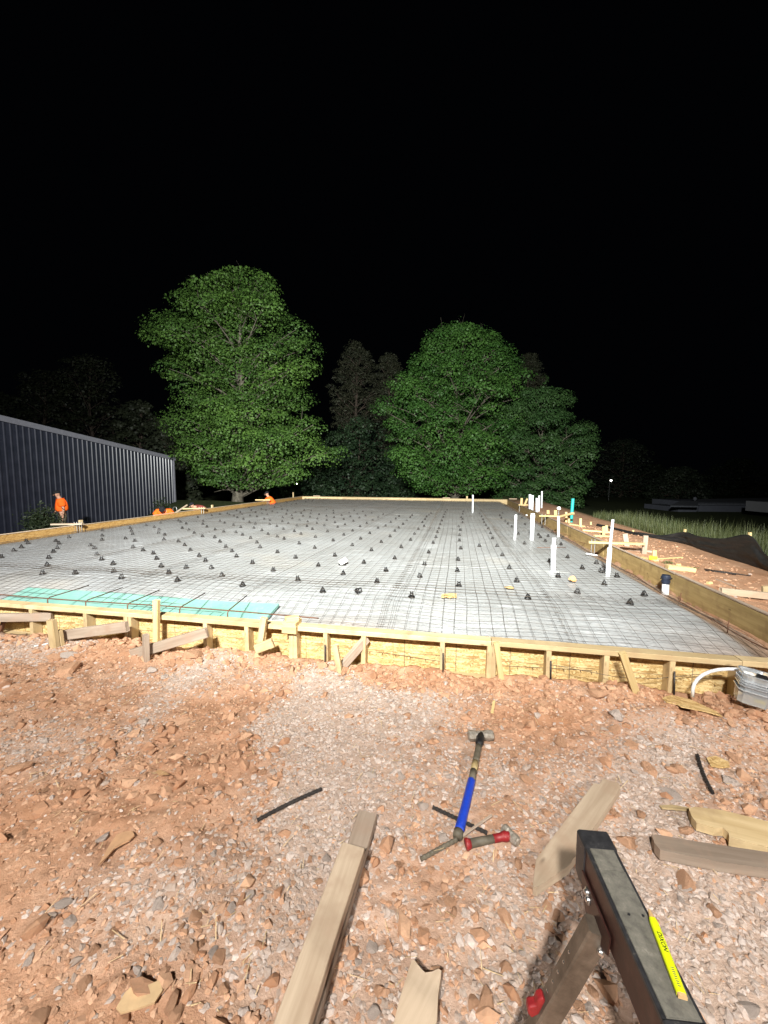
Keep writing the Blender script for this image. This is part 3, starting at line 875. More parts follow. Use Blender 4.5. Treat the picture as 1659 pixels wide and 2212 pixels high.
# rebar along the trench with bent bars
def bar_u(pts, r, mat, name='rebar', n=6, parent=None):
    return MB().tube(pts, r * .8, n).build(name, mat, parent, True)
pts = []
for i in range(40):
    u = -5.3 + i * (uR + .62 + 5.3) / 39
    pts.append(W(u, VF + .185, .012 + .006 * math.sin(u * 2.1)))
o = bar_u(pts, .007, M_RUSTBAR); tag(o, 'long rusty rebar running along the inside of the front form', 'rebar')
for k, px in enumerate((60, 165, 275, 405, 518)):
    u = UV(P(px, 1320, -.05))[0]
    a = [W(u, VF + .17, -.26), W(u, VF + .17, .0), W(u, VF + .19, .018), W(u - .06, VF + .42, .0), W(u - .13, VF + .72, -.02)]
    o = bar_u(a, .0065, M_RUSTBAR, 'bent_rebar')
    tag(o, ['leftmost bent rebar crossing the teal foam boards', 'second bent rebar from the left over the teal foam', 'third bent rebar from the left over the teal foam', 'bent rebar over the teal foam just right of the tall stake', 'bent rebar nearest the right end of the teal foam'][k], 'rebar', 'bent rebars across the foam boards')
pts = [W(UR - .22 + .02 * math.sin(i), VF + .1 + i * .45, -.20 + .015 * math.sin(i * 2.1)) for i in range(22)]
o = bar_u(pts, .007, M_RUSTBAR); tag(o, 'long rusty rebar running along the inside of the right form', 'rebar')
for (px, py, h) in ((1469, 1298, .10), (1571, 1367, .12)):
    p = on_slab(px, py)
    if UV(p)[0] > UR - .05: p = W(UR - .15, UV(p)[1], -.27)
    o = bar_u([p, p + Vector((.005, 0, h))], .006, M_RUSTBAR, 'rebar_pin')
    tag(o, {1469: 'short rusty rebar pin just right of the black rubber pipe cap', 1571: 'short rusty rebar pin beside the right form near the corner'}[px], 'rebar pin')

# ------------------------------------------------------------------ FORMWORK
front = thing('formwork', 'front formwork of yellow lumber studs over strand board panels', 'formwork', W(-1, VF, -.3))
zt = -.038
# top plates (flat boards) with joints
cuts = [-9.0, -5.6, UV(P(343, 1322))[0], UV(P(628, 1350))[0], UV(P(1062, 1385))[0], UV(P(1604, 1428))[0], 3.1]
for a, b in zip(cuts[:-1], cuts[1:]):
    board('top_plate', W(a + .002, VF + .045, zt/2), W(b - .002, VF + .045 + random.uniform(-.004, .004), zt/2 + random.uniform(-.003, .003)), .089, .038, M_PINE, front, warp=.003)
    if a > -7:
        board('bottom_plate', W(a + .002, VF + .040, -.315), W(b - .002, VF + .040, -.315), .089, .038, M_PINE, front)
pc = np.arange(-9.0, 3.1, 1.22)
for a in pc:
    board('strand_board_panel', W(a + .001, VF + .097, -.172), W(min(a + 1.219, 3.1), VF + .097, -.172), .011, .262, M_OSB, front, ch=.0005)
for px in (-60, 60, 178, 266, 275, 439, 529, 626, 634, 701, 784, 956, 1059, 1067, 1188, 1314, 1457, 1604):
    u = UV(P(px, 1304 + px * .078))[0]
    board('stud', W(u, VF + .046, -.039), W(u + random.uniform(-.004, .004), VF + .046, -.33), .036, .085, M_PINE, front, up=(SA, CA, 0))
for px in (330,):   # tall stake nailed to the form
    pass

def side_form(name, label, p_of, L, h, mat, capmat, n_in, seg=2.44, cap_w=.04):
    """p_of(s, off, z): point along the form"""
    t = thing(name, label, 'formwork', p_of(L/2, 0, -.3))
    s = 0.0
    while s < L - .01:
        e = min(L, s + seg)
        dz = random.uniform(-.006, .006)
        board('panel', p_of(s + .002, 0, -h/2 - .012 + dz), p_of(e - .002, random.uniform(-.006, .006), -h/2 - .012 + dz), .02, h - .02, mat, t, ch=.001)
        board('top_rail', p_of(s + .002, n_in * .012, -.006 + dz), p_of(e - .002, n_in * .012, -.006 + dz), cap_w, .014, capmat, t, ch=.002)
        s = e
    return t
LV = VB - VF
left = side_form('formwork', 'left formwork of brown panels below the navy metal shed', lambda s, o, z: W(UL - o, VF + .14 + s, z), LV - .14, .30, M_OSBD, M_PALE, .4)
far = side_form('formwork', 'far formwork of pale boards in front of the trees', lambda s, o, z: W(UL + s, VB + .03 + o, z), UR - UL, .27, M_PINE, M_PINE, 1)
right = side_form('formwork', 'right formwork of stained brown panels beside the red soil bank', lambda s, o, z: W(UR + .012 + o, VF + .14 + s, z), LV - .14, .40, M_PLY, M_GREY, .5)

def stake(name, label, cat, bx, by, tx, ty, w=.085, t=.036, mat=M_PINE, z=None, yaw=0.0, group=None, point=False, parent=None):
    b = on_ground(bx, by) if z is None else P(bx, by, z)
    top = PD(tx, ty, b.y)
    up = Vector((math.sin(-A + yaw), math.cos(-A + yaw), 0)) if True else None
    up = Vector((SA, CA, 0)) if yaw == 0 else Vector((math.sin(A + yaw), math.cos(A + yaw), 0))
    d = (b - top).normalized()
    o = board(name, b + d * .06, top, w, t, mat, parent, up=up, endj=.004)
    if label: tag(o, label, cat, group)
    return o

def PV(x, y, v):
    r = _fw + _rt * ((x - 829.5) / FPX) - _up * ((y - 1106) / FPX)
    return Vector((0, 0, HCAM)) + r * (v / (r.x * SA + r.y * CA))
# stakes and kickers in front of the front form ------------------------------
def kicker(label, p0, p1, mat, h=.085, t=.036):
    return tag(board('brace', p0, p1, t, h, mat, None, up=(0, 0, 1), warp=.003, endj=.004), label, 'brace', 'braces along the front form')
stake('tall_stake', 'tall pale stake rising above the top plate of the front form', 'stake', 338, 1392, 338, 1296, .046, .036, M_PINE2, z=-.24)
# grey board at far left
kicker('grey board lying along the form at the left edge of the picture', P(-40, 1334, -.10), P(112, 1333, -.12), M_GREY, .075)
stake('stake', 'dark stake at the left edge beside the grey board', 'stake', 2, 1360, 12, 1330, .03, .03, M_RUSTBAR, z=-.25)
stake('stake', 'thick pale stake left of the tall stake, leaning slightly', 'stake', 119, 1398, 111, 1339, .065, .04, M_PINE)
stake('stake', 'narrow pale stake wedged right behind the thick leaning one', 'stake', 133, 1394, 128, 1361, .035, .036, M_PINE)
kicker('grey brace half buried in clay, left of the tall stake', P(126, 1374, -.20), P(275, 1353, -.07), M_GREY)
kicker('grey brace slanting from the form down past the tall stake', P(284, 1413, -.24), P(448, 1366, -.06), M_GREY, .08)
stake('stake', 'square stake holding the foot of the long slanting grey brace', 'stake', 316, 1428, 315, 1371, .055, .036, M_GREY, yaw=.5)
stake('stake', 'splintered stake leaning on the form with a short cross board', 'stake', 558, 1417, 571, 1335, .05, .036, M_PINE)
tag(board('cross_board', P(552, 1402, -.17), P(590, 1388, -.12), .036, .07, M_PINE), 'short board nailed across the splintered leaning stake', 'board')
# saddle block on the top plate
t = thing('saddle_block', 'pair of pale blocks clamped over the top plate of the front form', 'block', P(628, 1355, 0))
u5 = UV(P(628, 1352, 0))[0]
board('block', W(u5 - .055, VF + .03, .018), W(u5 + .055, VF + .03, .018), .13, .034, M_PINE2, t)
board('block', W(u5 - .06, VF - .022, -.022), W(u5 + .06, VF - .022, -.022), .034, .06, M_PINE2, t)
board('block', W(u5 - .045, VF - .0, .05), W(u5 + .04, VF + .06, .05), .06, .03, M_PINE2, t)
kicker('pale brace reaching from the form down to a stake at mid form', P(738, 1440, -.24), P(793, 1378, -.07), M_GREY, .065)
stake('stake', 'pale stake splitting at the foot of the mid form brace', 'stake', 734, 1452, 724, 1394, .04, .036, M_PINE)
stake('stake', 'yellow stake standing close against the right half of the form', 'stake', 1083, 1466, 1072, 1388, .04, .030, M_PINE2)
stake('stake', 'slanting yellow stake leaning on the form left of the white hose', 'stake', 1373, 1495, 1344, 1410, .045, .036, M_PINE2)
for k, (x, y0, y1) in enumerate(((702, 1438, 1393), (957, 1442, 1411), (1190, 1460, 1428), (1457, 1492, 1451), (340, 1385, 1367))):
    b = PV(x, y0, VF - .03); tp = PV(x, y1, VF - .02)
    o = bar_u([b - Vector((0, 0, .05)), tp], .0075, M_REBAR, 'rebar_stake')
    tag(o, ['black rebar stake driven in left of the mid form brace', 'black rebar stake right of the mid form brace', 'black rebar stake left of the slanting yellow stake', 'black rebar stake right of the slanting yellow stake', 'black rebar stake in front of the tall stake'][k], 'rebar stake', 'rebar stakes in front of the form')
tag(MB().tube([P(1188, 1433, -.12) + Vector((0, -.02, 0)), P(1330, 1462, -.15), P(1420, 1466, -.17), P(1500, 1457, -.14), P(1560, 1459, -.14)], .0018, 5).build('tie_wire', M_WIRE), 'thin dark tie wire hanging in front of the form left of the hose', 'wire')

# left form: template boards, bolts, stakes ------------------------------------
def template(label, p0, p1, bolts, w=.09, t=.036, mat=M_PINE2, bl=.2, extra=None):
    q = thing('bolt_template', label, 'template board', (p0 + p1) / 2, 'anchor bolt boards on the forms')
    board('template_board', p0, p1, w, t, mat, q)
    for f in bolts:
        p = p0.lerp(p1, f[0]) + Vector((0, f[1], 0))
        mb = MB(); mb.tube([p + Vector((0, 0, .05)), p + Vector((0, 0, -bl))], .008, 8); mb.tube([p + Vector((0, 0, .018)), p + Vector((0, 0, .030))], .015, 6)
        mb.build('anchor_bolt', M_STEEL, q)
    return q
def form_pt_left(px): # point on the left form's top line
    lo, hi = VF, VB
    best = min((abs(PX(W(UL, v))[0] - px), v) for v in np.linspace(VF + .5, VB, 600))
    return best[1]
def PX(p):
    d = p - Vector((0, 0, HCAM)); x = d.dot(_rt); y = d.dot(_up); z = d.dot(_fw)
    return 829.5 + FPX * x / z, 1106 - FPX * y / z
v1 = form_pt_left(156)
template('bolt board over the left form in front of the standing worker', W(UL - .45, v1 - .1, .03), W(UL + .18, v1 + .12, .03), [(.72, 0), (.80, 0), (.88, 0), (.95, 0)], .10, .034, M_PALE, .24)
v2 = form_pt_left(428)
template('yellow bolt board over the left form beside the maroon worker', W(UL - .5, v2 - .12, .03), W(UL + .2, v2 + .14, .04), [(.7, 0), (.8, 0), (.9, 0)], .16, .04, M_PINE2, .26)
v3 = form_pt_left(573)
template('bolt board over the left form beneath the far worker', W(UL - .4, v3 - .2, .06), W(UL + .2, v3 + .1, .05), [(.8, 0), (.92, 0)], .14, .04, M_PINE2, .26)
for (px, h, lb) in ((180, .10, 'short stake top showing over the left form by the bolt board'), (462, .10, 'short stake top over the left form below the big maple'), (636, .28, 'short stake top near the far end of the left form')):
    v = form_pt_left(px); tag(board('stake', W(UL - .06, v, -.6), W(UL - .06, v, h), .09, .036, M_PINE, None, up=(CA, -SA, 0)), lb, 'stake')
v = form_pt_left(382)
tag(board('pry_board', PD(380, 1107, 13.4), PD(404, 1091, 14.0), .05, .035, M_PALE), 'pale slanting board leaning on the left form beside the shed corner', 'board')
hq0 = PD(374, 1108, 15.2)
pts = [hq0 - Vector((0, 0, .5))] + [hq0 + Vector((.075 * (1 - math.cos(a)), 0, .16 + .075 * math.sin(a))) for a in np.linspace(0, math.pi, 9)] + [hq0 + Vector((.15, 0, -.5))]
tag(MB().tube(pts, .014, 8).build('hand_cart_handle', M_STEEL, None, True), 'grey looped cart handle standing beyond the left form', 'cart handle')
# loose blocks on the far form
for (px, lb) in ((667, 'small block lying on the left end of the far form'), (965, 'small block lying on the middle of the far form'), (1098, 'flat block lying on the right end of the far form')):
    p = P(px, 1075, 0); u = UV(p)[0]
    tag(board('wood_block', W(u - .2, VB + .03, .035), W(u + .2, VB + .04, .035), .09, .045, M_PALE), lb, 'block', 'blocks on the far form')
p = W(UV(P(1008, 1076, 0))[0], VB + .1, 0)
tag(board('stake', p + Vector((0, 0, -.4)), p + Vector((0, 0, .14)), .09, .036, M_PINE, None, up=(SA, CA, 0)), 'stake top showing over the right half of the far form', 'stake')

# right bank: boards, stakes ---------------------------------------------------
def form_v_right(px):
    return min((abs(PX(W(UR, v))[0] - px), v) for v in np.linspace(VF + .2, VB, 900))[1]
G_R = 'boards on the right bank'
def rboard(label, a, b, w, t, mat, za=None, zb=None, up=(0, 0, 1)):
    p0 = on_ground(*a) if za is None else P(a[0], a[1], za)
    p1 = on_ground(*b) if zb is None else P(b[0], b[1], zb)
    lift = Vector((0, 0, t/2 + .004))
    if za is None: p0 = p0 + lift
    if zb is None: p1 = p1 + lift
    return tag(board('board', p0, p1, w, t, mat, None, up=up, warp=.002, endj=.003), label, 'board', G_R)
va = form_v_right(1322)
template('bolt board over the right form with four bolts, nearest one', P(1271, 1171, .03), P(1392, 1175, .05), [(.06, 0), (.09, .05), (.12, 0), (.15, .05)], .09, .036, M_PINE2, .22)
stake('stake', 'weathered stake at the outer end of the nearest right bolt board', 'stake', 1391, 1198, 1395, 1157, .075, .036, M_GREY)
stake('stake', 'weathered leaning stake behind the nearest right bolt board', 'stake', 1354, 1180, 1350, 1153, .09, .036, M_GREY)
rboard('weathered board on the bank below the nearest right bolt board', (1340, 1188), (1408, 1195), .09, .045, M_GREY)
stake('stake', 'short pale stake standing behind the yellow level', 'stake', 1413, 1207, 1414, 1189, .058, .03, M_PINE2)
rboard('long thin yellow lath running right from the yellow level', (1419, 1209), (1474, 1206), .03, .02, M_PINE2)
rboard('flat pale board under the yellow level', (1386, 1206), (1418, 1213), .07, .025, M_PINE2)
p0 = on_ground(1402, 1211); p1 = on_ground(1419, 1213)
tag(board('spirit_level', p0 + Vector((0, 0, .05)), p1 + Vector((0, 0, .05)), .03, .055, M_YELLOW), 'bright yellow spirit level on the bank beside the right form', 'level')
rboard('thick yellow board end lying on the bank right of the long white pipe', (1440, 1229), (1499, 1236), .10, .06, M_PINE2)
stake('stake', 'nearer of the pale stake pair behind the long white pipe', 'stake', 1304, 1157, 1304, 1137, .058, .03, M_PINE2)
stake('stake', 'farther of the pale stake pair behind the long white pipe', 'stake', 1310, 1152, 1310, 1135, .058, .03, M_PINE2)
rboard('pale board running to the stake pair, the farther one', (1258, 1147), (1318, 1152), .07, .036, M_PINE2)
rboard('pale board below the stake pair, the nearer one', (1283, 1159), (1318, 1161), .07, .036, M_PINE2)
stake('stake', 'pale stake on the bank right of the teal pipe', 'stake', 1254, 1138, 1254, 1120, .058, .03, M_PINE2)
rboard('pale board at the foot of the stake right of the teal pipe', (1232, 1134), (1262, 1139), .07, .036, M_PINE2)
stake('stake', 'tall pale stake just left of the teal pipe', 'stake', 1223, 1128, 1223, 1106, .058, .03, M_PINE2)
stake('stake', 'short pale stake in front of the teal pipe', 'stake', 1229, 1130, 1229, 1118, .058, .03, M_PINE2)
template('bolt board over the right form left of the teal pipe', P(1166, 1114, .04), P(1207, 1115, .06), [(.12, 0), (.2, .1), (.3, 0)], .14, .04, M_PINE2, .28)
tag(board('board', P(1207, 1117, .02), P(1238, 1109, .18), .1, .06, M_PINE2), 'pale board slanting up to the teal pipe', 'board', G_R)
stake('stake', 'left stake of the pair behind the pipe with the round gauge', 'stake', 1184, 1108, 1184, 1102, .1, .036, M_PINE2, z=-.1)
stake('stake', 'right stake of the pair behind the pipe with the round gauge', 'stake', 1200, 1110, 1200, 1102, .1, .036, M_PINE2, z=-.1)
template('farthest bolt board over the right form near the far corner', P(1120, 1090.5, .02), P(1142, 1090.5, .03), [(.1, 0), (.25, 0)], .14, .04, M_PINE2, .35)
stake('stake', 'upright stake beyond the farthest bolt board on the right', 'stake', 1126, 1091, 1127, 1076, .1, .04, M_PINE2, z=-.1)
stake('stake', 'slanting stake beyond the farthest bolt board on the right', 'stake', 1133, 1091, 1139, 1077, .08, .04, M_PINE2, z=-.1)
rboard('long pale board at the right edge outside the right form', (1556, 1284), (1700, 1300), .05, .075, M_PALE)
stake('stake', 'pale stake block at the right edge behind the long board', 'stake', 1653, 1290, 1653, 1266, .06, .036, M_PINE)
rboard('weathered lath lying on the bank at a slant', (1546, 1253), (1594, 1271), .02, .012, M_GREY)
for k, (a, b) in enumerate((((1521, 1231), (1622, 1246)), ((1523, 1234), (1590, 1243)))):
    p0 = on_ground(*a) + Vector((0, 0, .012)); p1 = on_ground(*b) + Vector((0, 0, .012))
    tag(bar_u([p0, (p0 + p1)/2 + Vector((0, .01, .004)), p1], .009, M_REBAR), ['longer black rebar lying on the red bank', 'shorter black rebar lying on the red bank'][k], 'rebar', 'rebars on the bank')
for (px, py, s) in ((1466, 1222, .03), (1533, 1262, .03), (1410, 1203, .02)):
    p = on_ground(px, py)
    tag(board('wood_offcut', p + Vector((-s, 0, s*.5)), p + Vector((s, .01, s*.5)), s, s, M_PINE2), {1466: 'small yellow offcut on the thick yellow board end', 1533: 'small yellow offcut beside the slanting weathered lath', 1410: 'small yellow offcut by the yellow level'}[px], 'offcut')

# silt fence ----------------------------------------------------------------------
fpts = [(1700, 1262, 1215, .46), (1657, 1240, 1200, .46), (1619, 1226, 1156, .46), (1560, 1206, 1163, .4), (1510, 1190, 1158, .35), (1477, 1179, 1149, .35), (1430, 1170, 1156, .3), (1385, 1162, 1150, .3), (1365, 1158, 1148, .3), (1330, 1148, 1140, .3), (1290, 1138, 1131, .3)]
bot = []; top = []
for (x, yb, yt, h) in fpts:
    b = P(x, yb, -.19); b.z = T(b.x, b.y); bot.append(b); top.append(PD(x, yt, b.y + .02))
fence = thing('silt_fence', 'sagging black fabric silt fence between red bank and tall grass', 'silt fence', bot[3])
def cr(pl, t):
    n = len(pl) - 1; i = min(n - 1, int(t)); f = t - i
    p0, p1, p2, p3 = pl[max(0, i-1)], pl[i], pl[i+1], pl[min(n, i+2)]
    return .5 * ((2*p1) + (p2-p0)*f + (2*p0-5*p1+4*p2-p3)*f*f + (3*p1-p0-3*p2+p3)*f**3)
V = []; F = []; NS, NH = 130, 14
for i in range(NS + 1):
    t = i / NS * (len(bot) - 1)
    b = cr(bot, t); tp = cr(top, t)
    for j in range(NH + 1):
        f = j / NH
        p = b.lerp(tp, f)
        w = .05 * math.sin(f * math.pi) * (fbm(np.array([t * 1.3 + f * 1.4]), np.array([f * 4.5 - t * .4]), 91, 3)[0] - .5) * 2
        p = p + Vector((-.9, -.35, 0)) * (w + .05 * (1 - f) * math.sin(f * 3))
        if j == 0: p.z -= .04
        V.append(p)
for i in range(NS):
    for j in range(NH):
        a = i*(NH+1)+j; F.append((a, a+NH+1, a+NH+2, a+1))
fb = link('fabric', mesh_np('fabric', V, F), M_SILT, fence, None, True)
sm = fb.modifiers.new('thick', 'SOLIDIFY'); sm.thickness = .003
for (x, yt) in ((1617, 1150), (1477, 1143), (1365, 1145)):
    i = [q[0] for q in fpts].index({1617: 1619}.get(x, x))
    b = bot[i] + Vector((.03, .05, -.1)); tp = PD(x + 3, yt, b.y)
    board('post', b, tp, .035, .035, M_PINE2, fence)
b = on_ground(1276, 1134); tag(board('stake', b, PD(1276, 1127, b.y), .05, .04, M_PINE2), 'small lone stake at the far end of the silt fence', 'stake')

# ------------------------------------------------------------------ PIPES
def pipe(label, segs, mat=M_PVC, group='white plastic pipes rising from the slab', lean=None, cat='pipe', name='vertical_pipe'):
    """segs: list of (x, y_low, x2, y_high, width px, part name, mat)"""
    b = on_slab(segs[0][0], segs[0][1])
    t = thing(name, label, cat, b, group)
    for k, (x0, y0, x1, y1, w, nm, mt) in enumerate(segs):
        p0 = PD(x0, y0, b.y); p1 = PD(x1, y1, b.y)
        if k == 0: p0 = p0 - (p1 - p0).normalized() * .04
        r = w / 2 / FPX * b.y
        V, F = tube_arrays([p0, p1], [r, r], 18, False)
        n = 18
        q = MB().add(V, F)
        # open end with wall thickness
        V2, F2 = tube_arrays([p1, p1 - (p1 - p0).normalized() * min(.05, (p1-p0).length * .6)], [r * .84, r * .84], 18, False)
        q.add(V2, F2)
        o1 = n; o2 = 2 * n
        q.F += [(o1 + k2, o1 + (k2+1) % n, o2 + (k2+1) % n, o2 + k2) for k2 in range(n)]
        q.F.append(tuple(o2 + n + k2 for k2 in range(n)))
        ob = q.build(nm, mt or mat, t)
    return t
pipe('thin white pipe standing alone toward the far right of the slab', [(1021, 1107, 1021.5, 1069, 3.2, 'pipe', None)])
pipe('plain white pipe left of the taller capped one', [(1112, 1165.5, 1114.5, 1112, 4.9, 'pipe', None)])
pipe('thick white pipe with a collar near its top', [(1148.6, 1166, 1150.7, 1116, 8.4, 'pipe', None), (1150.6, 1119, 1150.9, 1112.5, 9.6, 'collar', None), (1150.9, 1112.5, 1151, 1109, 8.2, 'collar', None)])
pg = pipe('white pipe carrying a round pressure gauge by the right form', [(1206.4, 1158.5, 1206.6, 1115, 5.2, 'pipe', None), (1206.6, 1115, 1206.8, 1104, 1.9, 'valve_stem', M_STEEL), (1206.7, 1111, 1206.7, 1108.5, 3.6, 'valve_nut', M_STEEL)])
b = on_slab(1206.4, 1158.5); gp = PD(1207, 1098, b.y)
m, L = frame(gp + Vector((0, .02, 0)), gp - Vector((0, .02, 0)))
MB().tube([gp + Vector((0, .02, 0)), gp - Vector((0, .02, 0))], .036, 20).build('gauge', M_WHITE, pg)
pipe('white pipe with a wide coupling and narrow top in the right middle', [(1194.5, 1232.5, 1195.8, 1182, 9.8, 'pipe', None), (1195.6, 1186, 1196, 1178, 11.2, 'coupling', None), (1196, 1178, 1197, 1163, 7.2, 'narrow_pipe', None), (1196.9, 1166, 1197.1, 1162, 8, 'rim', None)])
pipe('tall leaning pipe with a thick white sleeve nearest the right form', [(1312.6, 1244, 1317.4, 1183, 9.0, 'sleeve', None), (1317.2, 1188, 1324, 1122, 5.8, 'conduit', M_PVCG)])
# cleanout with black coupling
b = on_slab(1437, 1281); 
t = thing('cleanout_pipe', 'white drain pipe with a black rubber cap against the right form', 'pipe', b)
bz = PD(1437, 1281, b.y); c0 = PD(1438, 1261, b.y); c1 = PD(1439, 1242, b.y)
rr = 13.5 / 2 / FPX * b.y
MB().tube([bz - Vector((0, 0, .05)), c0 + Vector((0, 0, .01))], rr, 20).build('pipe', M_PVC, t)
cap = MB()
up_ = (c1 - c0)
prof = [(0, 1.12), (.18, 1.12), (.2, 1.28), (.34, 1.28), (.36, 1.15), (.62, 1.25), (.64, 1.4), (.8, 1.4), (.82, 1.28), (1, 1.2), (1.0, .9), (.9, .85)]
cap.tube([c0 + up_ * f for f, _ in prof], [rr * k for _, k in prof], 20)
cb = cap.build('rubber_cap', M_NAVYCAP, t)
for s in (-1, 1):
    q = c0 + up_ * .62 + Vector((s * rr * 1.6, -.005, 0)); MB().tube([q - Vector((.012, 0, 0)), q + Vector((.012, 0, 0))], .008, 8).build('clamp_screw', M_BLACKP, cb)
q0 = on_slab(1406, 1253); q1 = on_slab(1436, 1274)
MB().tube([q0 + Vector((0, .03, .02)), q1 + Vector((0, .03, .0))], rr * .95, 16).build('side_pipe', M_PVC, t)
# cluster near the far right corner
for (x, y0, y1, w, dx, lb) in ((1144.3, 1110, 1068, 5.2, -9, 'leftmost white pipe of the far cluster, with an elbow to the left'), (1149.3, 1113, 1070, 5.2, -14, 'second white pipe of the far cluster from the left'),
                               (1159.3, 1120, 1076, 5.2, -1, 'shortest thick white pipe in the middle of the far cluster'), (1164, 1113, 1070.5, 3.6, 3, 'thinner white pipe right of the shortest one in the far cluster')):
    b = on_slab(x, y0 + 1); t = thing('vertical_pipe', lb, 'pipe', b, 'white plastic pipes rising from the slab')
    r = w / 2 / FPX * b.y
    p0 = PD(x, y0 - 3, b.y); p1 = PD(x + .8, y1, b.y)
    MB().tube([p0, p1], r, 14).build('pipe', M_PVC, t, True)
    MB().tube([p1 - Vector((0, 0, .05)), p1], r * 1.12, 14).build('rim', M_PVC, t)
    e = PD(x + dx, y0 + 1.2, b.y + .02)
    MB().tube([p0 + Vector((0, 0, .05)), p0, PD(x + dx * .12, y0, b.y), PD(x + dx * .4, y0 + 1, b.y), e], r * 1.15, 12).build('elbow', M_PVC, t, True)
pipe('tallest thin white pipe at the right of the far cluster', [(1169.6, 1104, 1170.8, 1061, 3.4, 'pipe', None)])
b = on_ground(1233.5, 1128); p1 = PD(1237.8, 1077, b.y); r = 6.4 / 2 / FPX * b.y
t = thing('sewer_pipe', 'teal pipe standing upright beyond the right form', 'pipe', b)
MB().tube([b - Vector((0, 0, .1)), p1], r, 18, False).build('pipe', M_TEAL, t, True)
MB().tube([p1, p1 - Vector((0, 0, .08))], r * .85, 18).build('inner_wall', M_TEAL, t)
p0 = on_slab(1266, 1202); p1 = on_slab(1289, 1206)
tag(MB().tube([p0 + Vector((0, 0, .05)), p1 + Vector((0, 0, .05))], .012, 12).build('pipe_offcut', M_PVC), 'short white pipe offcut lying on the mesh by the right form', 'pipe offcut')
# two small orange flags/pins near the right form
for (x, y) in ((1298, 1194), (1303, 1197)):
    p = on_slab(x, y); MBo = MB().tube([p, p + Vector((0, 0, .06))], [.012, .008], 8).build('marker_cap', M_ORCLOD)
    tag(MBo, 'small orange marker cap left of the long leaning pipe' if x == 1298 else 'small orange marker cap closest to the long leaning pipe', 'marker')

# loose things on the slab
p = on_slab(1236, 1258)
o = bpy.data.objects.new('orange_rock', CLODS[2].copy()); o.data.materials.clear(); o.data.materials.append(M_ORCLOD); col.objects.link(o)
o.location = p + Vector((0, 0, .045)); o.scale = (.058, .05, .05); tag(o, 'orange clay lump lying on the wire mesh', 'rock')
p = on_slab(741, 1221)
t = thing('white_tray', 'tilted white plastic piece on the mesh in the middle of the slab', 'plastic piece', p)
board('panel', p + Vector((-.045, 0, .03)), p + Vector((.05, .03, .085)), .085, .004, M_WHITE, t, up=(-.3, -.75, .6))
MB().tube([p + Vector((.055 * math.cos(a) - .01, .05 * math.sin(a), .012)) for a in np.linspace(0, 2 * math.pi, 17)], .005, 6, False).build('ring', M_BLACKP, t)
def flake(name, label, pts, mat, lift=.03, th=.006, cat='board scrap', ground=False):
    g_ = [on_ground(*q) if ground else on_slab(*q) for q in pts]
    c = sum(g_, Vector()) / len(g_)
    if ground:                                             # stiff boards stay flat on the lumps
        M_ = np.array([(1, q.x, q.y) for q in g_]); co = np.linalg.lstsq(M_, np.array([q.z for q in g_]), rcond=None)[0]
        g_ = [Vector((q.x, q.y, co[0] + co[1]*q.x + co[2]*q.y)) for q in g_]
    V = [q + Vector((0, 0, lift)) for q in g_]; n = len(V)
    V += [q - Vector((0, 0, th)) for q in V]
    F = [tuple(range(n)), tuple(range(2*n-1, n-1, -1))] + [(i, i+n, (i+1) % n + n, (i+1) % n) for i in range(n)]
    P2 = np.array([(q.x - c.x, q.y - c.y) for q in g_]); ev = np.linalg.eigh(P2.T @ P2)[1][:, 1]
    MW = Matrix.Translation(c) @ Matrix.Rotation(math.atan2(ev[1], ev[0]), 4, 'Z')      # grain runs along the piece
    MI = MW.inverted(); V = [MI @ q for q in V]
    o = link(name, mesh_np(name, V, F), mat, None, MW)
    return tag(o, label, cat)
flake('strand_board_scrap', 'torn strand board scrap on the mesh near the front edge', [(953, 1295), (958, 1296.5), (964, 1294.5), (972, 1297), (979, 1295), (986, 1296), (987, 1291), (983, 1290.5), (987, 1288), (975, 1287), (962, 1288), (954, 1289)], M_CARD)
flake('strand_board_scrap', 'small pale scrap on the mesh right of the larger one', [(1089, 1273), (1099, 1275), (1109, 1276), (1110, 1274), (1103, 1271), (1095, 1272)], M_CARD)
flake('paper_scrap', 'white paper scrap under the mesh at the foam end', [(667, 1308), (675, 1303), (690, 1307), (684, 1310)], M_WHITE, .012, .001, 'paper')
for (x, y) in ((777, 1283), (1300, 1237)):
    p = on_slab(x, y)
    o = bpy.data.objects.new('broken_rebar_chair', CHM); col.objects.link(o); o.location = p + Vector((0, 0, .03)); o.rotation_euler = (1.4, .2, x); o.scale = (.9,) * 3
    tag(o, 'black rebar chair tipped on its side near the front edge' if x == 777 else 'black rebar chair tipped over beside the long leaning pipe', 'rebar chair')
for k, (a, b) in enumerate((((1160, 1189), (1222, 1188)), ((1194, 1152), (1245, 1165)), ((1215, 1169), (1275, 1181)))):
    p0 = on_slab(*a); p1 = on_slab(*b)
    tag(bar_u([p0 + Vector((0, 0, .05)), p1 + Vector((0, 0, .05))], .007, M_RUSTBAR), ['rusty rebar lying level behind the coupling pipe', 'rusty rebar lying toward the right form near the gauge pipe', 'rusty rebar lying between gauge pipe and nearest right bolt board'][k], 'rebar')

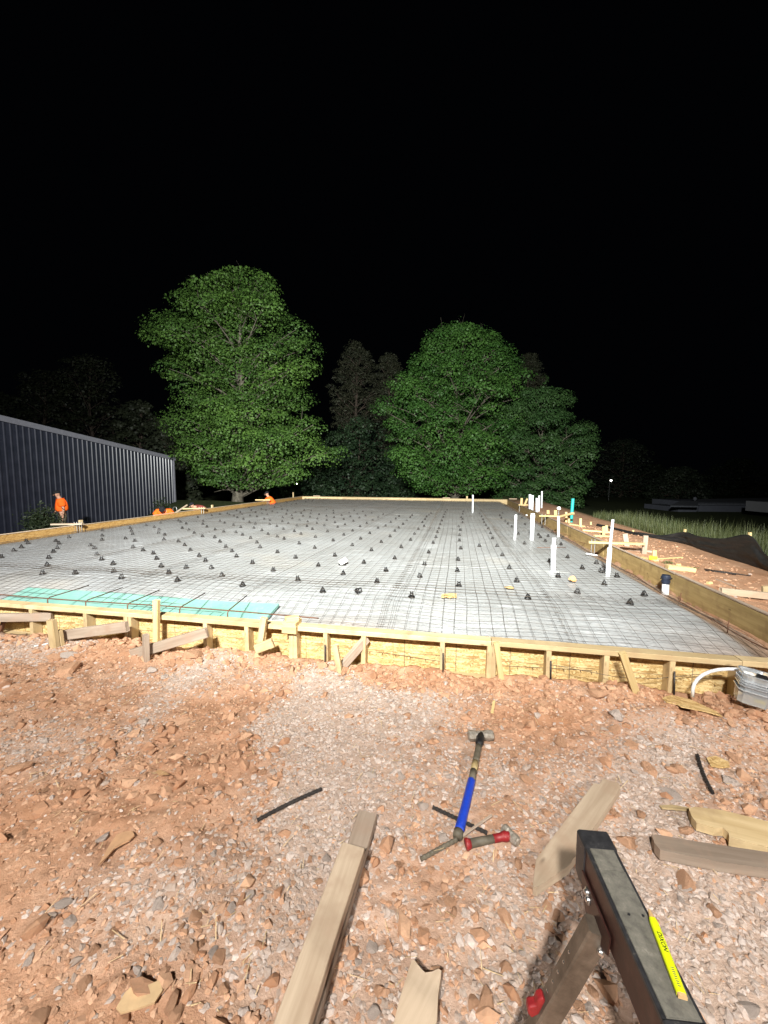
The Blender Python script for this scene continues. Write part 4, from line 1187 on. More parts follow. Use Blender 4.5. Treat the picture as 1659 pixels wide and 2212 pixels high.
# ------------------------------------------------------------------ hose and bins by the right end of the front form
hp = [PV(1497, 1492, VF - .10) - Vector((0, 0, .04))]
for (x, y, dd) in ((1497, 1487, .10), (1500, 1477, .10), (1507, 1467, .09), (1518, 1458, .08), (1533, 1451, .07), (1552, 1446.5, .07), (1575, 1445, .08), (1600, 1446.5, .11), (1625, 1450, .15), (1648, 1455.5, .19)):
    hp.append(PV(x, y, VF - dd))
tag(MB().tube(hp, .0105, 14).build('white_hose', M_PVC, None, True), 'white plastic hose arching out of the soil over the bins', 'hose')
bb = PV(1622, 1512, VF - .22)
t = thing('storage_bins', 'stack of clear plastic bins tilted against the soil at the right edge', 'bins', bb)
rot = Matrix.Rotation(R(-9), 3, 'Y') @ Matrix.Rotation(R(14), 3, 'X') @ Matrix.Rotation(R(-A*57.3 - 24), 3, 'Z')
rotz = Matrix.Rotation(R(-28), 3, 'Z'); rot = Matrix.Rotation(R(5), 3, 'Y') @ Matrix.Rotation(R(6), 3, 'X') @ rotz
for k in range(5):
    q = MB(); zb = -.01 + (.0 if k == 0 else .045 + k * .015); hgt = .085 if k == 0 else .055
    a0, b0, a1, b1 = .074, .052, .080, .057
    zt_ = zb + hgt + (.025 if k == 4 else 0)
    wl = .0025
    ring = lambda a, b, z: [Vector((sx * (a - c1), sy * (b - c2), z)) for sx, sy, c1, c2 in ((-1, -1, .02, 0), (1, -1, .02, 0), (1, -1, 0, .02), (1, 1, 0, .02), (1, 1, .02, 0), (-1, 1, .02, 0), (-1, 1, 0, .02), (-1, -1, 0, .02))]
    rings = [ring(a0, b0, zb), ring(a1, b1, zt_), ring(a1 + .008, b1 + .008, zt_), ring(a1 + .008, b1 + .008, zt_ - .006), ring(a1 + .003, b1 + .003, zt_ - .006)]
    V = [bb + rot @ v for rg in rings for v in rg]
    F = [tuple(range(7, -1, -1))]
    for i in range(4):
        F += [(i*8+j, i*8+(j+1) % 8, (i+1)*8+(j+1) % 8, (i+1)*8+j) for j in range(8)]
    q.add(V, F); q.build('bin', M_BIN, t)
q = MB()
q.box(bb + rot @ Vector((.02, 0, .16)), (.05, .035, .02), rot); q.build('tape_roll', M_BLACKP, t)
MB().box(bb + rot @ Vector((-.045, .0, .165)), (.05, .03, .003), rot).build('paper_label', M_WHITE, t)
MB().box(bb + rot @ Vector((.03, -.01, .02)), (.05, .04, .02), rot).build('contents', M_YELLOW, t)

# ------------------------------------------------------------------ foreground tools and boards
GZ = lambda p, l: Vector((p.x, p.y, p.z + l))
# sledgehammer
hd0 = GZ(on_ground(1011, 1600), .030); hd1 = GZ(on_ground(1065, 1600), .034)
t = thing('sledgehammer', 'sledgehammer with blue grip lying on the red clay', 'sledgehammer', (hd0 + hd1)/2)
m, L = frame(hd0, hd1)
prof = [(-.5, .72), (-.46, .9), (-.22, .95), (-.14, .80), (.14, .80), (.22, .95), (.46, .9), (.5, .72)]
V, F = tube_arrays([hd0.lerp(hd1, .5 + f) for f, _ in prof], [.030 * k for _, k in prof], 8)
MB().add(V, F).build('head', M_HAMMER, t)
h0 = (hd0 + hd1)/2; h1 = GZ(on_ground(988, 1817), .017)
hc = lambda f: h0.lerp(h1, f) + Vector((.006 * math.sin(f * math.pi), 0, .004 * math.sin(f * 3)))
MB().tube([hc(0), hc(.10), hc(.14)], [.024, .021, .017], 12).build('collar', M_BLACKP, t, True)
MB().tube([hc(f) for f in (.12, .2, .3, .34)], [.016, .016, .0165, .0165], 12).build('handle', M_GRAP, t, True)
MB().tube([hc(f) for f in (.335, .43)], [.0166, .0166], 12).build('bare_handle', M_TAN, t, True)
MB().tube([hc(f) for f in (.425, .53)], [.0164, .0170], 12).build('handle', M_GRAP, t, True)
MB().tube([hc(f) for f in (.525, .54, .75, .93, .97)], [.017, .0185, .0185, .0200, .0205], 14).build('grip', M_BLUE, t, True)
MB().tube([hc(f) for f in (.96, .985, 1.0)], [.0212, .0215, .0195], 14).build('end_cap', M_GRAP, t, True)
# club hammer
c0 = GZ(on_ground(1086, 1800), .026); c1 = GZ(on_ground(1119, 1834), .026)
t = thing('club_hammer', 'short club hammer with red and black grip below the sledgehammer', 'hammer', (c0 + c1)/2)
prof = [(-.5, .75), (-.45, .95), (-.2, 1.0), (-.12, .9), (.12, .9), (.2, 1.0), (.45, .95), (.5, .75)]
V, F = tube_arrays([c0.lerp(c1, .5 + f) for f, _ in prof], [.021 * k for _, k in prof], 8)
MB().add(V, F).build('head', M_HAMMER, t)
a0 = (c0 + c1)/2; a1 = GZ(on_ground(1005, 1834), .020)
hc2 = lambda f: a0.lerp(a1, f)
MB().tube([hc2(f) for f in (.02, .12, .22, .38)], [.017, .020, .015, .0155], 12).build('grip_collar', M_RED, t, True)
MB().tube([hc2(f) for f in (.37, .6, .9)], [.0145, .0155, .0165], 12).build('grip', M_GRAP, t, True)
MB().tube([hc2(f) for f in (.885, .95, .985, 1.0)], [.0168, .021, .022, .018], 12).build('end_cap', M_RED, t, True)
# rebar pieces: ribbed bars
def ribbed(label, a, b, r=.0075, mat=M_REBAR, bend=0.0):
    p0 = GZ(on_ground(*a), .014); p1 = GZ(on_ground(*b), .014)
    L = (p1 - p0).length; n = max(6, int(L / .006))
    sd = Vector((-(p1-p0).y, (p1-p0).x, 0)).normalized()
    pts = [p0.lerp(p1, i/n) + sd * bend * math.sin(math.pi * i / n) for i in range(n + 1)]
    rad = [r * (1.18 if i % 3 == 0 else .95) for i in range(n + 1)]
    return tag(MB().tube(pts, rad, 8).build('rebar_piece', mat), label, 'rebar', 'rebar pieces in the foreground')
ribbed('black rebar piece lying alone left of the plank end', (556, 1778), (695, 1710), bend=.006)
ribbed('black rebar piece passing under the blue grip', (935, 1750), (1052, 1806))
ribbed('dusty rebar piece pointing down left from the end of the blue grip', (909, 1863), (987, 1820), .0085, M_GRAP)
ribbed('black rebar piece lying alone at the far right', (1506, 1637), (1539, 1719), .0085, bend=-.008)
p0 = GZ(on_ground(1000, 1814), .02); p1 = GZ(on_ground(1061, 1773), .025)
tag(board('stick', p0, p1, .010, .007, M_GREY, None, endj=.006), 'thin splintered stick between the two hammers', 'stick')
# long planks
pl0 = GZ(on_ground(794, 1772), .022); pl1 = GZ(on_ground(676, 2150), .022)
d = (pl1 - pl0).normalized()
tag(board('plank', pl0, pl0 + d * 1.2, .082, .036, M_GREY, None, warp=.002, endj=.004), 'weathered plank showing its end beyond the plank lying on it', 'plank')
pu0 = P(764, 1836, -.195); pu1 = P(630, 2230, -.19)
d = (pu1 - pu0).normalized()
tag(board('plank', pu0, pu0 + d * 1.1, .088, .038, M_PALE, None, warp=.003, endj=.004), 'long pale plank lying on top of another, left of centre', 'plank')
flake('plank', 'broken plank corner at the bottom edge of the picture', [(890, 2106), (897, 2110), (908, 2124), (918, 2131), (932, 2131), (946, 2124), (953, 2128), (946, 2180), (942, 2260), (846, 2260), (862, 2196)], M_PALE, .05, .038, 'plank', True)
flake('pointed_stake', 'flat pointed stake lying behind the metal sawhorse', [(1282, 1712), (1294, 1714), (1302, 1702), (1336, 1713), (1339, 1722), (1228, 1893), (1158, 1947), (1150, 1943), (1157, 1876), (1276, 1722)], M_PALE, .048, .034, 'stake', True)
flake('plank', 'splintered yellow plank at the right edge, the farther one', [(1486, 1768), (1500, 1766), (1560, 1776), (1720, 1812), (1720, 1868), (1660, 1857), (1600, 1842), (1573, 1834), (1571, 1822), (1560, 1813), (1540, 1812), (1503, 1800), (1492, 1785)], M_PINE, .05, .036, 'plank', True)
flake('plank', 'weathered plank at the right edge, nearer to the sawhorse', [(1406, 1832), (1416, 1829), (1500, 1843), (1720, 1880), (1720, 1915), (1560, 1890), (1424, 1866), (1412, 1850)], M_GREY, .055, .04, 'plank', True)
flake('wood_lath', 'thin pale splinter lying right of the pointed stake', [(1424, 1749), (1450, 1748), (1500, 1756), (1500, 1760), (1470, 1759), (1430, 1754)], M_PINE, .022, .008, 'lath', True)
flake('strand_board_scrap', 'strand board scrap beside the lone rebar at right', [(1526, 1643), (1545, 1641), (1573, 1652), (1576, 1664), (1560, 1665), (1535, 1663)], M_CARD, .02, .006, 'board scrap', True)
flake('strand_board_scrap', 'long torn strand board strip half buried below the form', [(1428, 1508), (1450, 1507), (1490, 1520), (1548, 1540), (1560, 1550), (1520, 1546), (1470, 1540), (1462, 1528), (1440, 1520)], M_CARD, .02, .006, 'board scrap', True)
flake('dry_leaf', 'curled dry leaf left of the long plank', [(336, 1678), (346, 1670), (360, 1676), (366, 1684), (352, 1684), (345, 1682)], simple('dry_leaf_brown', (.50, .30, .15), .8), .022, .001, 'leaf', True)
flake('wood_scrap', 'brown splintered bark strip at the left foreground', [(212, 1876), (225, 1858), (238, 1832), (252, 1814), (270, 1805), (286, 1802), (291, 1812), (280, 1825), (262, 1836), (248, 1842), (236, 1858)], simple('bark_strip', (.46, .27, .15), .85), .02, .007, 'bark', True)
flake('wood_scrap', 'ragged tan chip at the bottom left', [(252, 2190), (270, 2160), (285, 2143), (300, 2150), (345, 2130), (352, 2150), (335, 2180), (300, 2192), (262, 2200)], simple('tan_chip', (.52, .36, .2), .85), .02, .006, 'wood chip', True)
flake('wood_lath', 'small yellow splinter standing out below the right half of the form', [(1060, 1545), (1064, 1520), (1070, 1519), (1066, 1546)], M_PINE2, .02, .006, 'splinter', True)
flake('wood_lath', 'white splinter in the clay at the left foot of the form', [(73, 1398), (104, 1392), (104, 1394), (74, 1400)], M_WHITE, .015, .004, 'splinter', True)
p = on_ground(1362, 1712)
# ------------------------------------------------------------------ SAWHORSE with pencil
S_far = Vector((.448, .768, .45)); S_dir = Vector((-.027, -.295, 0)).normalized(); S_rt = Vector((-S_dir.y, S_dir.x, 0))   # right of travel from the camera's view
if S_rt.x < 0: S_rt = -S_rt
SM = Matrix((S_dir, S_rt, Vector((0, 0, 1)))).transposed().to_4x4(); SM.translation = S_far    # X toward the viewer, Y right, Z up
saw = thing('sawhorse', 'black and dark red folding metal sawhorse in the right foreground', 'sawhorse', (S_far.x, S_far.y, T(S_far.x, S_far.y)))
def sloc(x, y, z): return SM @ Vector((x, y, z))
def sbox(name, x0, x1, y0, y1, z0, z1, mat, ch=.003, parent=None):
    return board(name, sloc(x0, (y0+y1)/2, (z0+z1)/2), sloc(x1, (y0+y1)/2, (z0+z1)/2), y1 - y0, z1 - z0, mat, parent or saw, ch=ch)
BL_ = .86
sbox('beam', .004, BL_, -.029, .029, -.088, -.006, M_BEAM, .004)
sbox('end_cap', -.002, .036, -.032, .032, -.094, .0015, M_CAPB, .004)
sbox('end_cap', BL_ - .03, BL_ + .004, -.032, .032, -.094, .0015, M_CAPB, .004)
sbox('pad_rim', .036, .292, -.030, .030, -.010, -.002, M_CAPB, .002)
sbox('top_pad', .040, .082, -.0235, .0235, -.006, .0005, M_PAD, .001)
sbox('top_pad', .084, .290, -.0235, .0235, -.006, .0005, M_PAD, .001)
sbox('handle_pad', .294, .56, -.031, .031, -.012, .002, M_CAPB, .004)
sbox('top_pad', .562, .80, -.0235, .0235, -.006, .0005, M_PAD, .001)
for x in (.10, .30):
    for y in (-.008, .015):
        p = sloc(x + .06, y, .001); MB().tube([p, p + Vector((0, 0, .0012))], .0022, 8).build('screw', M_CAPB, saw)
for end, sg in ((.10, -1), (BL_ - .12, 1)):
    br = MB()
    prof = [(-.065, -.094), (.055, -.094), (.05, -.135), (.012, -.165), (-.03, -.165), (-.06, -.13)]
    for s in (-1, 1):
        V = [sloc(end + sg * -x * 1.0, s * .0315, z) for x, z in prof] + [sloc(end + sg * -x, s * .034, z) for x, z in prof]
        n = len(prof)
        V = [sloc(end - sg * x, s * .0315, z + .04) for x, z in prof] + [sloc(end - sg * x, s * .0345, z + .04) for x, z in prof]
        br.add(V, [tuple(range(n)), tuple(range(2*n-1, n-1, -1))] + [(i, i+n, (i+1) % n + n, (i+1) % n) for i in range(n)])
    br.build('leg_bracket', M_BEAM, saw)
    for (x, z) in ((-.035, -.070), (.0, -.105), (.03, -.115), (-.028, -.078)):
        for s in (-1, 1):
            p = sloc(end + x, s * .036, z)
            q = MB(); q.ball(tuple(p), .0062, 10, 7); q.tube([p - S_rt * s * .002, p + S_rt * s * .001], .0085, 12); q.build('bolt', M_ZINC, saw, True)
    for s in (-1, 1):
        top = sloc(end + .012, s * .034, -.085)
        footx = end + sg * .06
        f = sloc(footx, s * .235, 0); foot = Vector((f.x, f.y, T(f.x, f.y) - .005))
        mid = top.lerp(foot, .50)
        lg = board('leg', top, mid, .042, .032, M_LEG, saw, up=S_dir, ch=.004)
        board('lower_leg', top.lerp(foot, .40), foot, .033, .024, M_CAPB, lg, up=S_dir, ch=.003)
        MB().box(tuple(foot + Vector((0, 0, .012))), (.055, .05, .024)).build('rubber_foot', M_BLACKP, lg)
        nrm = (-S_rt * s).cross(top - foot).normalized()
        dn = (foot - top).normalized(); outw = dn.cross(S_dir).normalized()
        if outw.dot(S_rt * s) < 0: outw = -outw
        for k in range(6):
            p = top + dn * (.085 + .028 * k) + outw * .0185 - S_dir * .002
            q = MB(); q.ball(tuple(p), .0042, 8, 6); q.build('adjuster_stud', M_ZINC, lg, True)
        p = top.lerp(foot, .335) + outw * .024
        mbx = MB()
        ax, ay = outw, dn
        poly = [(-.002, -.022), (.006, -.029), (.013, -.018), (.011, -.002), (.022, .008), (.017, .026), (.006, .034), (-.003, .016)]
        n = len(poly)
        V = [p + ax * a + ay * b - S_dir * .009 for a, b in poly] + [p + ax * a + ay * b + S_dir * .009 for a, b in poly]
        mbx.add(V, [tuple(range(n-1, -1, -1)), tuple(range(n, 2*n))] + [(i, (i+1) % n, (i+1) % n + n, i+n) for i in range(n)])
        lv = mbx.build('lock_lever', M_RED, lg)
        bv = lv.modifiers.new('round', 'BEVEL'); bv.width = .004; bv.segments = 3
# pencil
q0 = P(1403, 1972, .4545); q1 = P(1475, 2160, .4545)
pd = (q1 - q0).normalized(); ps = Vector((-pd.y, pd.x, 0)); 
if ps.x < 0: ps = -ps
Lp = (q1 - q0).length
pen = thing('carpenter_pencil', 'neon yellow flat pencil lying on top of the sawhorse', 'pencil', q0)
PM = Matrix((pd, ps, Vector((0, 0, 1)) * 1)).transposed().to_4x4(); PM.translation = q0
# make the frame right handed: X along the pencil to the viewer, Y right, Z up is left handed, so flip via explicit points
def pl(x, y, z): return q0 + pd * x + ps * y + Vector((0, 0, z))
def pbar(name, secs, mat):
    mb = MB(); V = []; F = []
    for (x, w, h) in secs:
        for (a, b) in ((-.5, -.5), (.5, -.5), (.5, .2), (.3, .5), (-.3, .5), (-.5, .2)): V.append(pl(x, a * w, b * h + .0035))
    for i in range(len(secs) - 1):
        for k in range(6): F.append((i*6+k, (i+1)*6+k, (i+1)*6+(k+1) % 6, i*6+(k+1) % 6))
    F.append(tuple(range(6))); F.append(tuple((len(secs)-1)*6+k for k in range(5, -1, -1)))
    return mb.add(V, F).build(name, mat, pen)
pbar('body', [(0.012, .0105, .0068), (.018, .0128, .007), (Lp - .004, .0128, .007)], M_PENCIL)
pbar('sharpened_tip', [(-.002, .003, .002), (.0125, .0100, .0062)], M_PWOOD)
pbar('cut_end', [(Lp - .0041, .0120, .0064), (Lp, .0118, .0060)], M_PWOOD)
fc = bpy.data.curves.new('lettering', 'FONT'); fc.body = 'DIXON'; fc.size = .0088; fc.shear = .25; fc.offset = .0001; fc.extrude = .00012; fc.align_x = 'LEFT'; fc.align_y = 'CENTER'
tmp = bpy.data.objects.new('lettering_source', fc); col.objects.link(tmp)
dg = bpy.context.evaluated_depsgraph_get(); tme = bpy.data.meshes.new_from_object(tmp.evaluated_get(dg))
bpy.data.objects.remove(tmp)
tv = [pl(.034 + v.co.x * .95, -v.co.y * -1.0 * -1.0 if False else v.co.y, .0072 + v.co.z) for v in tme.vertices]
link('lettering', mesh_np('lettering', tv, [tuple(p.vertices) for p in tme.polygons]), M_INK, pen)
mb = MB()
for i in range(9):
    x = Lp - .034 + i * .0028; mb.add([pl(x, -.0022, .0072), pl(x + .0012, -.0022, .0072), pl(x + .0012, .0018 - .001 * (i % 2), .0072), pl(x, .0018, .0072)], [(0, 1, 2, 3)])
mb.build('worn_print', M_GRAP, pen)

# ------------------------------------------------------------------ SHED
SD0, SD1 = 15.0, 24.4
def shed_pt(px, y, D): return PD(px, y, D)
sA = PD(0, 899, SD0); sB = PD(372.6, 990, SD1)
wall_dir = Vector((SA, CA, 0))
sB2 = Vector((sB.x, sB.y, 0)); 
# wall runs parallel to the slab's left side, ending at the corner
corner = Vector((sB.x, sB.y, 0)); LW = 17.0
slope = (sA.z - sB.z) / (Vector((sA.x, sA.y, 0)) - corner).dot(-wall_dir)
def sw(s, off, z): # s metres back from the corner along the wall, off outwards (to the right)
    return corner - wall_dir * s + Vector((CA, -SA, 0)) * off + Vector((0, 0, z))
zc = sB.z
shed = thing('metal_shed', 'navy blue ribbed metal shed with sloping roof edge at left', 'shed', sw(4, 0, -1.2))
mb = MB()
zb_ = -1.3
mb.add([sw(0, 0, zb_), sw(LW, 0, zb_), sw(LW, 0, zc + slope * LW), sw(0, 0, zc)], [(0, 1, 2, 3)])
mb.add([sw(0, 0, zb_), sw(0, 0, zc), sw(0, -9, zc), sw(0, -9, zb_)], [(0, 1, 2, 3)])
mb.add([sw(LW, 0, zb_), sw(LW, -9, zb_), sw(LW, -9, zc + slope * LW), sw(LW, 0, zc + slope * LW)], [(0, 1, 2, 3)])
mb.build('wall', M_SIDING, shed)
sp = .232
i = 0
ribm = {}
while (i + .5) * sp < LW - .2 and i < 70:
    s = (i + .5) * sp; zt_ = zc + slope * s - .02
    V = []
    for z in (zb_, zt_):
        for (ds, of) in ((-.045, .001), (-.022, .034), (.022, .034), (.045, .001)): V.append(sw(s + ds, of, z))
    MB().add(V, [(0, 1, 5, 4), (1, 2, 6, 5), (2, 3, 7, 6), (4, 5, 6, 7)]).build('rib', M_SIDING, shed)
    i += 1
mb = MB(); V = []
for s in (-.15, LW):
    for (of, dz) in ((.10, .10), (.10, -.12), (-.02, -.12), (-9.2, .10)): V.append(sw(s, of, zc + slope * s + dz))
mb.add(V, [(0, 1, 5, 4), (1, 2, 6, 5), (0, 3, 2, 1)])
mb.build('roof_trim', M_TRIM, shed)
mb = MB(); mb.add([sw(-.16, .10, zc + .12), sw(LW, .10, zc + slope * LW + .12), sw(LW, -9.2, zc + slope * LW + .12), sw(-.16, -9.2, zc + .12)], [(0, 1, 2, 3)])
mb.build('roof', M_ROOF, shed)
MB().box((0, 0, 0), (1, 1, 1)).V
board('corner_trim', sw(-.02, .03, zb_), sw(-.02, .03, zc - .1), .10, .10, M_TRIM, shed, up=(SA, CA, 0))

# ------------------------------------------------------------------ FOLIAGE
def leaves_mesh(name, C, N, size, tint, aspect=.72):
    """C centres, N normals, size per leaf, tint colours: one bent four-sided leaf each"""
    n = len(C); g = np.random.default_rng(n)
    r = g.normal(size=(n, 3)); a = np.cross(N, r); a /= np.linalg.norm(a, axis=1)[:, None] + 1e-9
    b = np.cross(N, a)
    s = size[:, None]
    V = np.stack([C - a*s*.5, C - b*s*.5*aspect - N*s*.08, C + a*s*.5, C + b*s*.5*aspect - N*s*.08], 1)
    idx = np.arange(n) * 4
    L = np.stack([idx, idx+1, idx+2, idx, idx+2, idx+3], 1).ravel()
    me = mesh_np(name, V.reshape(-1, 3), None, L, np.full(n * 2, 3))
    ca = me.color_attributes.new('tint', 'FLOAT_COLOR', 'POINT')
    ca.data.foreach_set('color', np.concatenate([np.repeat(tint, 4, 0), np.ones((n*4, 1))], 1).astype(np.float32).ravel())
    return me

def tree(name, label, base, prof, trunk_r, nleaf, lsize, c0, c1, seed, group=None, nlimb=60, bark=M_BARK, trunk_top=.9, lobe=.30, needle=False, flatness=.45, ry=.85, inner=.25, open_front=0.0):
    """prof: (z, radius to the left, radius to the right) rows"""
    g = np.random.default_rng(seed); rr = random.Random(seed)
    bx, by, bz = base
    zs = np.array([p[0] for p in prof]); rl = np.array([p[1] for p in prof]); rt = np.array([p[2] for p in prof])
    def Rf(z, az):
        a = np.interp(z, zs, rl, left=0, right=0); b = np.interp(z, zs, rt, left=0, right=0)
        k = .5 + .5 * np.clip(np.cos(az) * 1.4, -1, 1)
        return a * (1 - k) + b * k
    zmin, zmax = zs[0], zs[-1]; rmax = max(rl.max(), rt.max())
    t = thing(name, label, 'tree', base, group)
    mb = MB()
    ztop = zmin + (zmax - zmin) * trunk_top
    tp = []; tr_ = []
    xtop = (float(np.interp(zmax - .5, zs, rt)) - float(np.interp(zmax - .5, zs, rl))) * .5
    for i in range(11):
        f = i / 10; z = bz - .2 + (ztop - bz + .2) * f
        tp.append(Vector((bx + xtop * f * f + .5 * trunk_r * math.sin(f * 7 + seed), by + .5 * trunk_r * math.cos(f * 6 + seed), z))); tr_.append(trunk_r * (1.3 if i == 0 else 1) * (1 - .86 * f))
    mb.tube(tp, tr_, 9)
    LC = []; LR = []                                       # leaf lobes
    for i in range(nlimb):
        f = (i + .5) / nlimb
        z1 = zmin + (zmax - zmin) * (.03 + .95 * f)
        az = i * 2.39996 + rr.uniform(-.35, .35)
        Rr = float(Rf(z1, az)); fr = rr.uniform(.62, .93) if rr.random() > inner else rr.uniform(.15, .55)
        lr = max(.35, min(rmax * lobe * rr.uniform(.6, 1.15), Rr * .55 + .25))
        dist = max(0, Rr - lr * .5) * (fr / .93)
        if open_front and math.sin(az) < -.35 and .18 < f < .72 and rr.random() < open_front: dist *= -.6
        p3 = Vector((bx + dist * math.cos(az), by + ry * dist * math.sin(az), min(z1, zmax - lr * .35)))
        z0 = max(bz + .8, z1 - dist * rr.uniform(.35, .75) - .3)
        k = min(max((z0 - bz + .2) / (ztop - bz + .2), 0), 1) * 10; k0 = int(min(9, k)); p0 = tp[k0].lerp(tp[k0+1], k - k0)
        p1 = p0.lerp(p3, .35) + Vector((rr.uniform(-.15, .15), 0, .05 * dist)); p2 = p0.lerp(p3, .72) + Vector((rr.uniform(-.2, .2), rr.uniform(-.2, .2), .06 * dist))
        r0 = trunk_r * (.30 - .18 * f)
        mb.tube([p0, p1, p2, p3], [r0, r0*.72, r0*.48, r0*.2], 5, False)
        LC.append(tuple(p3)); LR.append(lr)
        for q in range(6):                                 # forks carrying smaller lobes
            a = .35 + .6 * rr.random()
            s0 = p1.lerp(p2, min(1, (a - .35) / .37)) if a < .72 else p2.lerp(p3, (a - .72) / .28)
            d = Vector((rr.gauss(0, 1), rr.gauss(0, 1) * ry, rr.gauss(.25, .45))).normalized() * lr * rr.uniform(.6, 1.25)
            s1 = s0 + d
            mb.tube([s0, s0.lerp(s1, .5) + Vector((0, 0, .06 * lr)), s1], [r0*.34, r0*.22, r0*.08], 4, False)
            LC.append(tuple(s1)); LR.append(lr * rr.uniform(.35, .6))
    mb.build('trunk', bark, t, True)
    LC = np.array(LC); LR = np.array(LR); m = len(LC)
    wgt = LR ** 2; wgt /= wgt.sum()
    pick = g.choice(m, nleaf, p=wgt)
    u = g.normal(size=(nleaf, 3)); u[:, 2] = np.abs(u[:, 2]) * np.where(g.random(nleaf) < .72, 1, -.6); u /= np.linalg.norm(u, axis=1)[:, None]
    rad = LR[pick] * (.70 + .34 * g.random(nleaf)) * (1 + .5 * (fbm(u[:, 0] * 2.5 + pick * 1.7, u[:, 1] * 2.5 + u[:, 2] * 2, seed + 300, 2) - .5))
    C = LC[pick] + u * rad[:, None] * np.array([1, 1, .52])
    C[:, 2] -= .10 * rad * np.hypot(u[:, 0], u[:, 1])
    az = np.arctan2((C[:, 1] - by) / ry, C[:, 0] - bx); rad2 = np.hypot(C[:, 0] - bx, (C[:, 1] - by) / ry)
    ok = (rad2 < Rf(C[:, 2], az) * (.98 + .55 * (fbm(az * 3.2 + 10, C[:, 2] * 1.15, seed + 310, 3) - .45)) + .3) & (C[:, 2] > zmin - .4)
    C = C[ok]; pick = pick[ok]; n = len(C); u = u[ok]
    N = g.normal(size=(n, 3)) * .30 + u * .8; N[:, 2] += flatness; N[:, 1] -= .2; N /= np.linalg.norm(N, axis=1)[:, None]
    sz = lsize * g.uniform(.55, 1.4, n)
    ct = g.random(m)
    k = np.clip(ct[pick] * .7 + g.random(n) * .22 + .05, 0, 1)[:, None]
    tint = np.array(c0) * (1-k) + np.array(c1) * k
    link('crown', leaves_mesh('crown', C, N, sz, tint, .25 if needle else .75), M_LEAF, t)
    return t
def profile(D, cx, rows):
    """rows (height px, left px, right px) as surveyed -> (z, radius left, radius right) at distance D"""
    out = []
    for (y, a, b) in rows:
        out.append((PD(829.5, y, D).z, max(.05, (cx - a) / FPX * D), max(.05, (b - cx) / FPX * D)))
    return sorted(out)
def sym(cx, rows): return [(y, cx - h, cx + h) for y, h in rows]
def base_at(px, D, z=-1.15):
    p = PD(px, 1000, D); return (p.x, p.y, z)
D = 26.5
tree('maple_tree', 'large broad maple lit brightly behind the left form', base_at(515, D), profile(D, 515, [(594, 505, 548), (608, 484, 600), (632, 440, 622), (660, 395, 645), (700, 338, 668), (740, 312, 708), (790, 325, 718), (830, 345, 712), (880, 355, 700), (930, 372, 715), (960, 385, 730), (1000, 392, 705), (1028, 428, 680), (1048, 448, 620), (1062, 500, 540)]),
     .36, 110000, .135, (.040, .095, .021), (.104, .198, .036), 11, 'trees behind the slab', 92, lobe=.24, open_front=.5)
D = 29
tree('maple_tree', 'dense dark green maple behind the middle of the far form', base_at(985, D), profile(D, 985, [(702, 955, 1000), (714, 938, 1030), (730, 915, 1065), (750, 898, 1095), (780, 878, 1125), (830, 845, 1150), (880, 806, 1160), (930, 802, 1160), (980, 825, 1160), (1030, 852, 1140), (1068, 875, 1120)]),
     .34, 110000, .135, (.032, .092, .019), (.074, .168, .032), 12, 'trees behind the slab', 120, lobe=.22, inner=.2, open_front=.06)
D = 27.5
tree('leafy_tree', 'lower spreading dark tree behind the far right corner', base_at(1170, D), profile(D, 1170, [(838, 1140, 1200), (856, 1105, 1235), (900, 1060, 1262), (945, 1045, 1298), (1000, 1050, 1284), (1050, 1060, 1272), (1090, 1075, 1255), (1100, 1120, 1220)]),
     .26, 76000, .125, (.026, .068, .020), (.056, .112, .033), 13, 'trees behind the slab', 70, lobe=.25, inner=.2)
D = 38
for k, (px, y0, y1, hw, lb) in enumerate(((768, 736, 960, 62, 'taller brown pine with bare lower trunk in the gap between the maples'), (838, 762, 1000, 52, 'shorter brown pine at the left shoulder of the dense maple'), (1135, 758, 960, 48, 'brown pine peeping over the right shoulder of the dense maple'))):
    tree('pine_tree', lb, base_at(px, D), profile(D, px, sym(px, [(y0, 6), (y0+22, hw*.4), (y0+60, hw*.8), (y0+110, hw), (y0+160, hw*.95), (y0+200, hw*.75), (y0+225, hw*.4)])), .26, 15000, .24, (.026, .032, .019), (.056, .058, .034), 15 + k, 'pines in the gap', 54, M_BARKD, lobe=.28, needle=True, trunk_top=.95, open_front=.5)
D = 34
for k, (px, yt, hw, lb) in enumerate(((775, 900, 84, 'dark bushy undergrowth tree between the two maples'), (690, 950, 60, 'dark bushy tree at the right foot of the large maple'), (850, 985, 60, 'dark low tree at the left foot of the dense maple'), (600, 960, 70, 'dark low tree behind the trunk of the large maple'))):
    tree('understory_tree', lb, base_at(px, D + k), profile(D + k, px, sym(px, [(yt, 10), (yt+25, hw*.6), (yt+60, hw), (yt+100, hw*.95), (1078, hw*.8), (1090, hw*.5)])), .14, 11000, .18, (.014, .032, .016), (.032, .060, .024), 21 + k, 'undergrowth between the maples', 34, M_BARKD, lobe=.35)
D = 42
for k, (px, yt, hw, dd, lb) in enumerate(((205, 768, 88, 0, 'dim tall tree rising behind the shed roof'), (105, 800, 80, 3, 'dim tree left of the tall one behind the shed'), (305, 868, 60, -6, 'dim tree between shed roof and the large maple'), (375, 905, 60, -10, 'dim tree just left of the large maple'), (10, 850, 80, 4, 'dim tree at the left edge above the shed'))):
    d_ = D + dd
    tree('dim_tree', lb, base_at(px, d_), profile(d_, px, sym(px, [(yt, 12), (yt+22, hw*.55), (yt+60, hw*.9), (yt+110, hw), (1010, hw*1.1), (1085, hw*.8)])), .3, 10000, .24, (.018, .024, .014), (.038, .046, .024), 31 + k, 'dim trees behind the shed', 44, M_BARKD, lobe=.3)
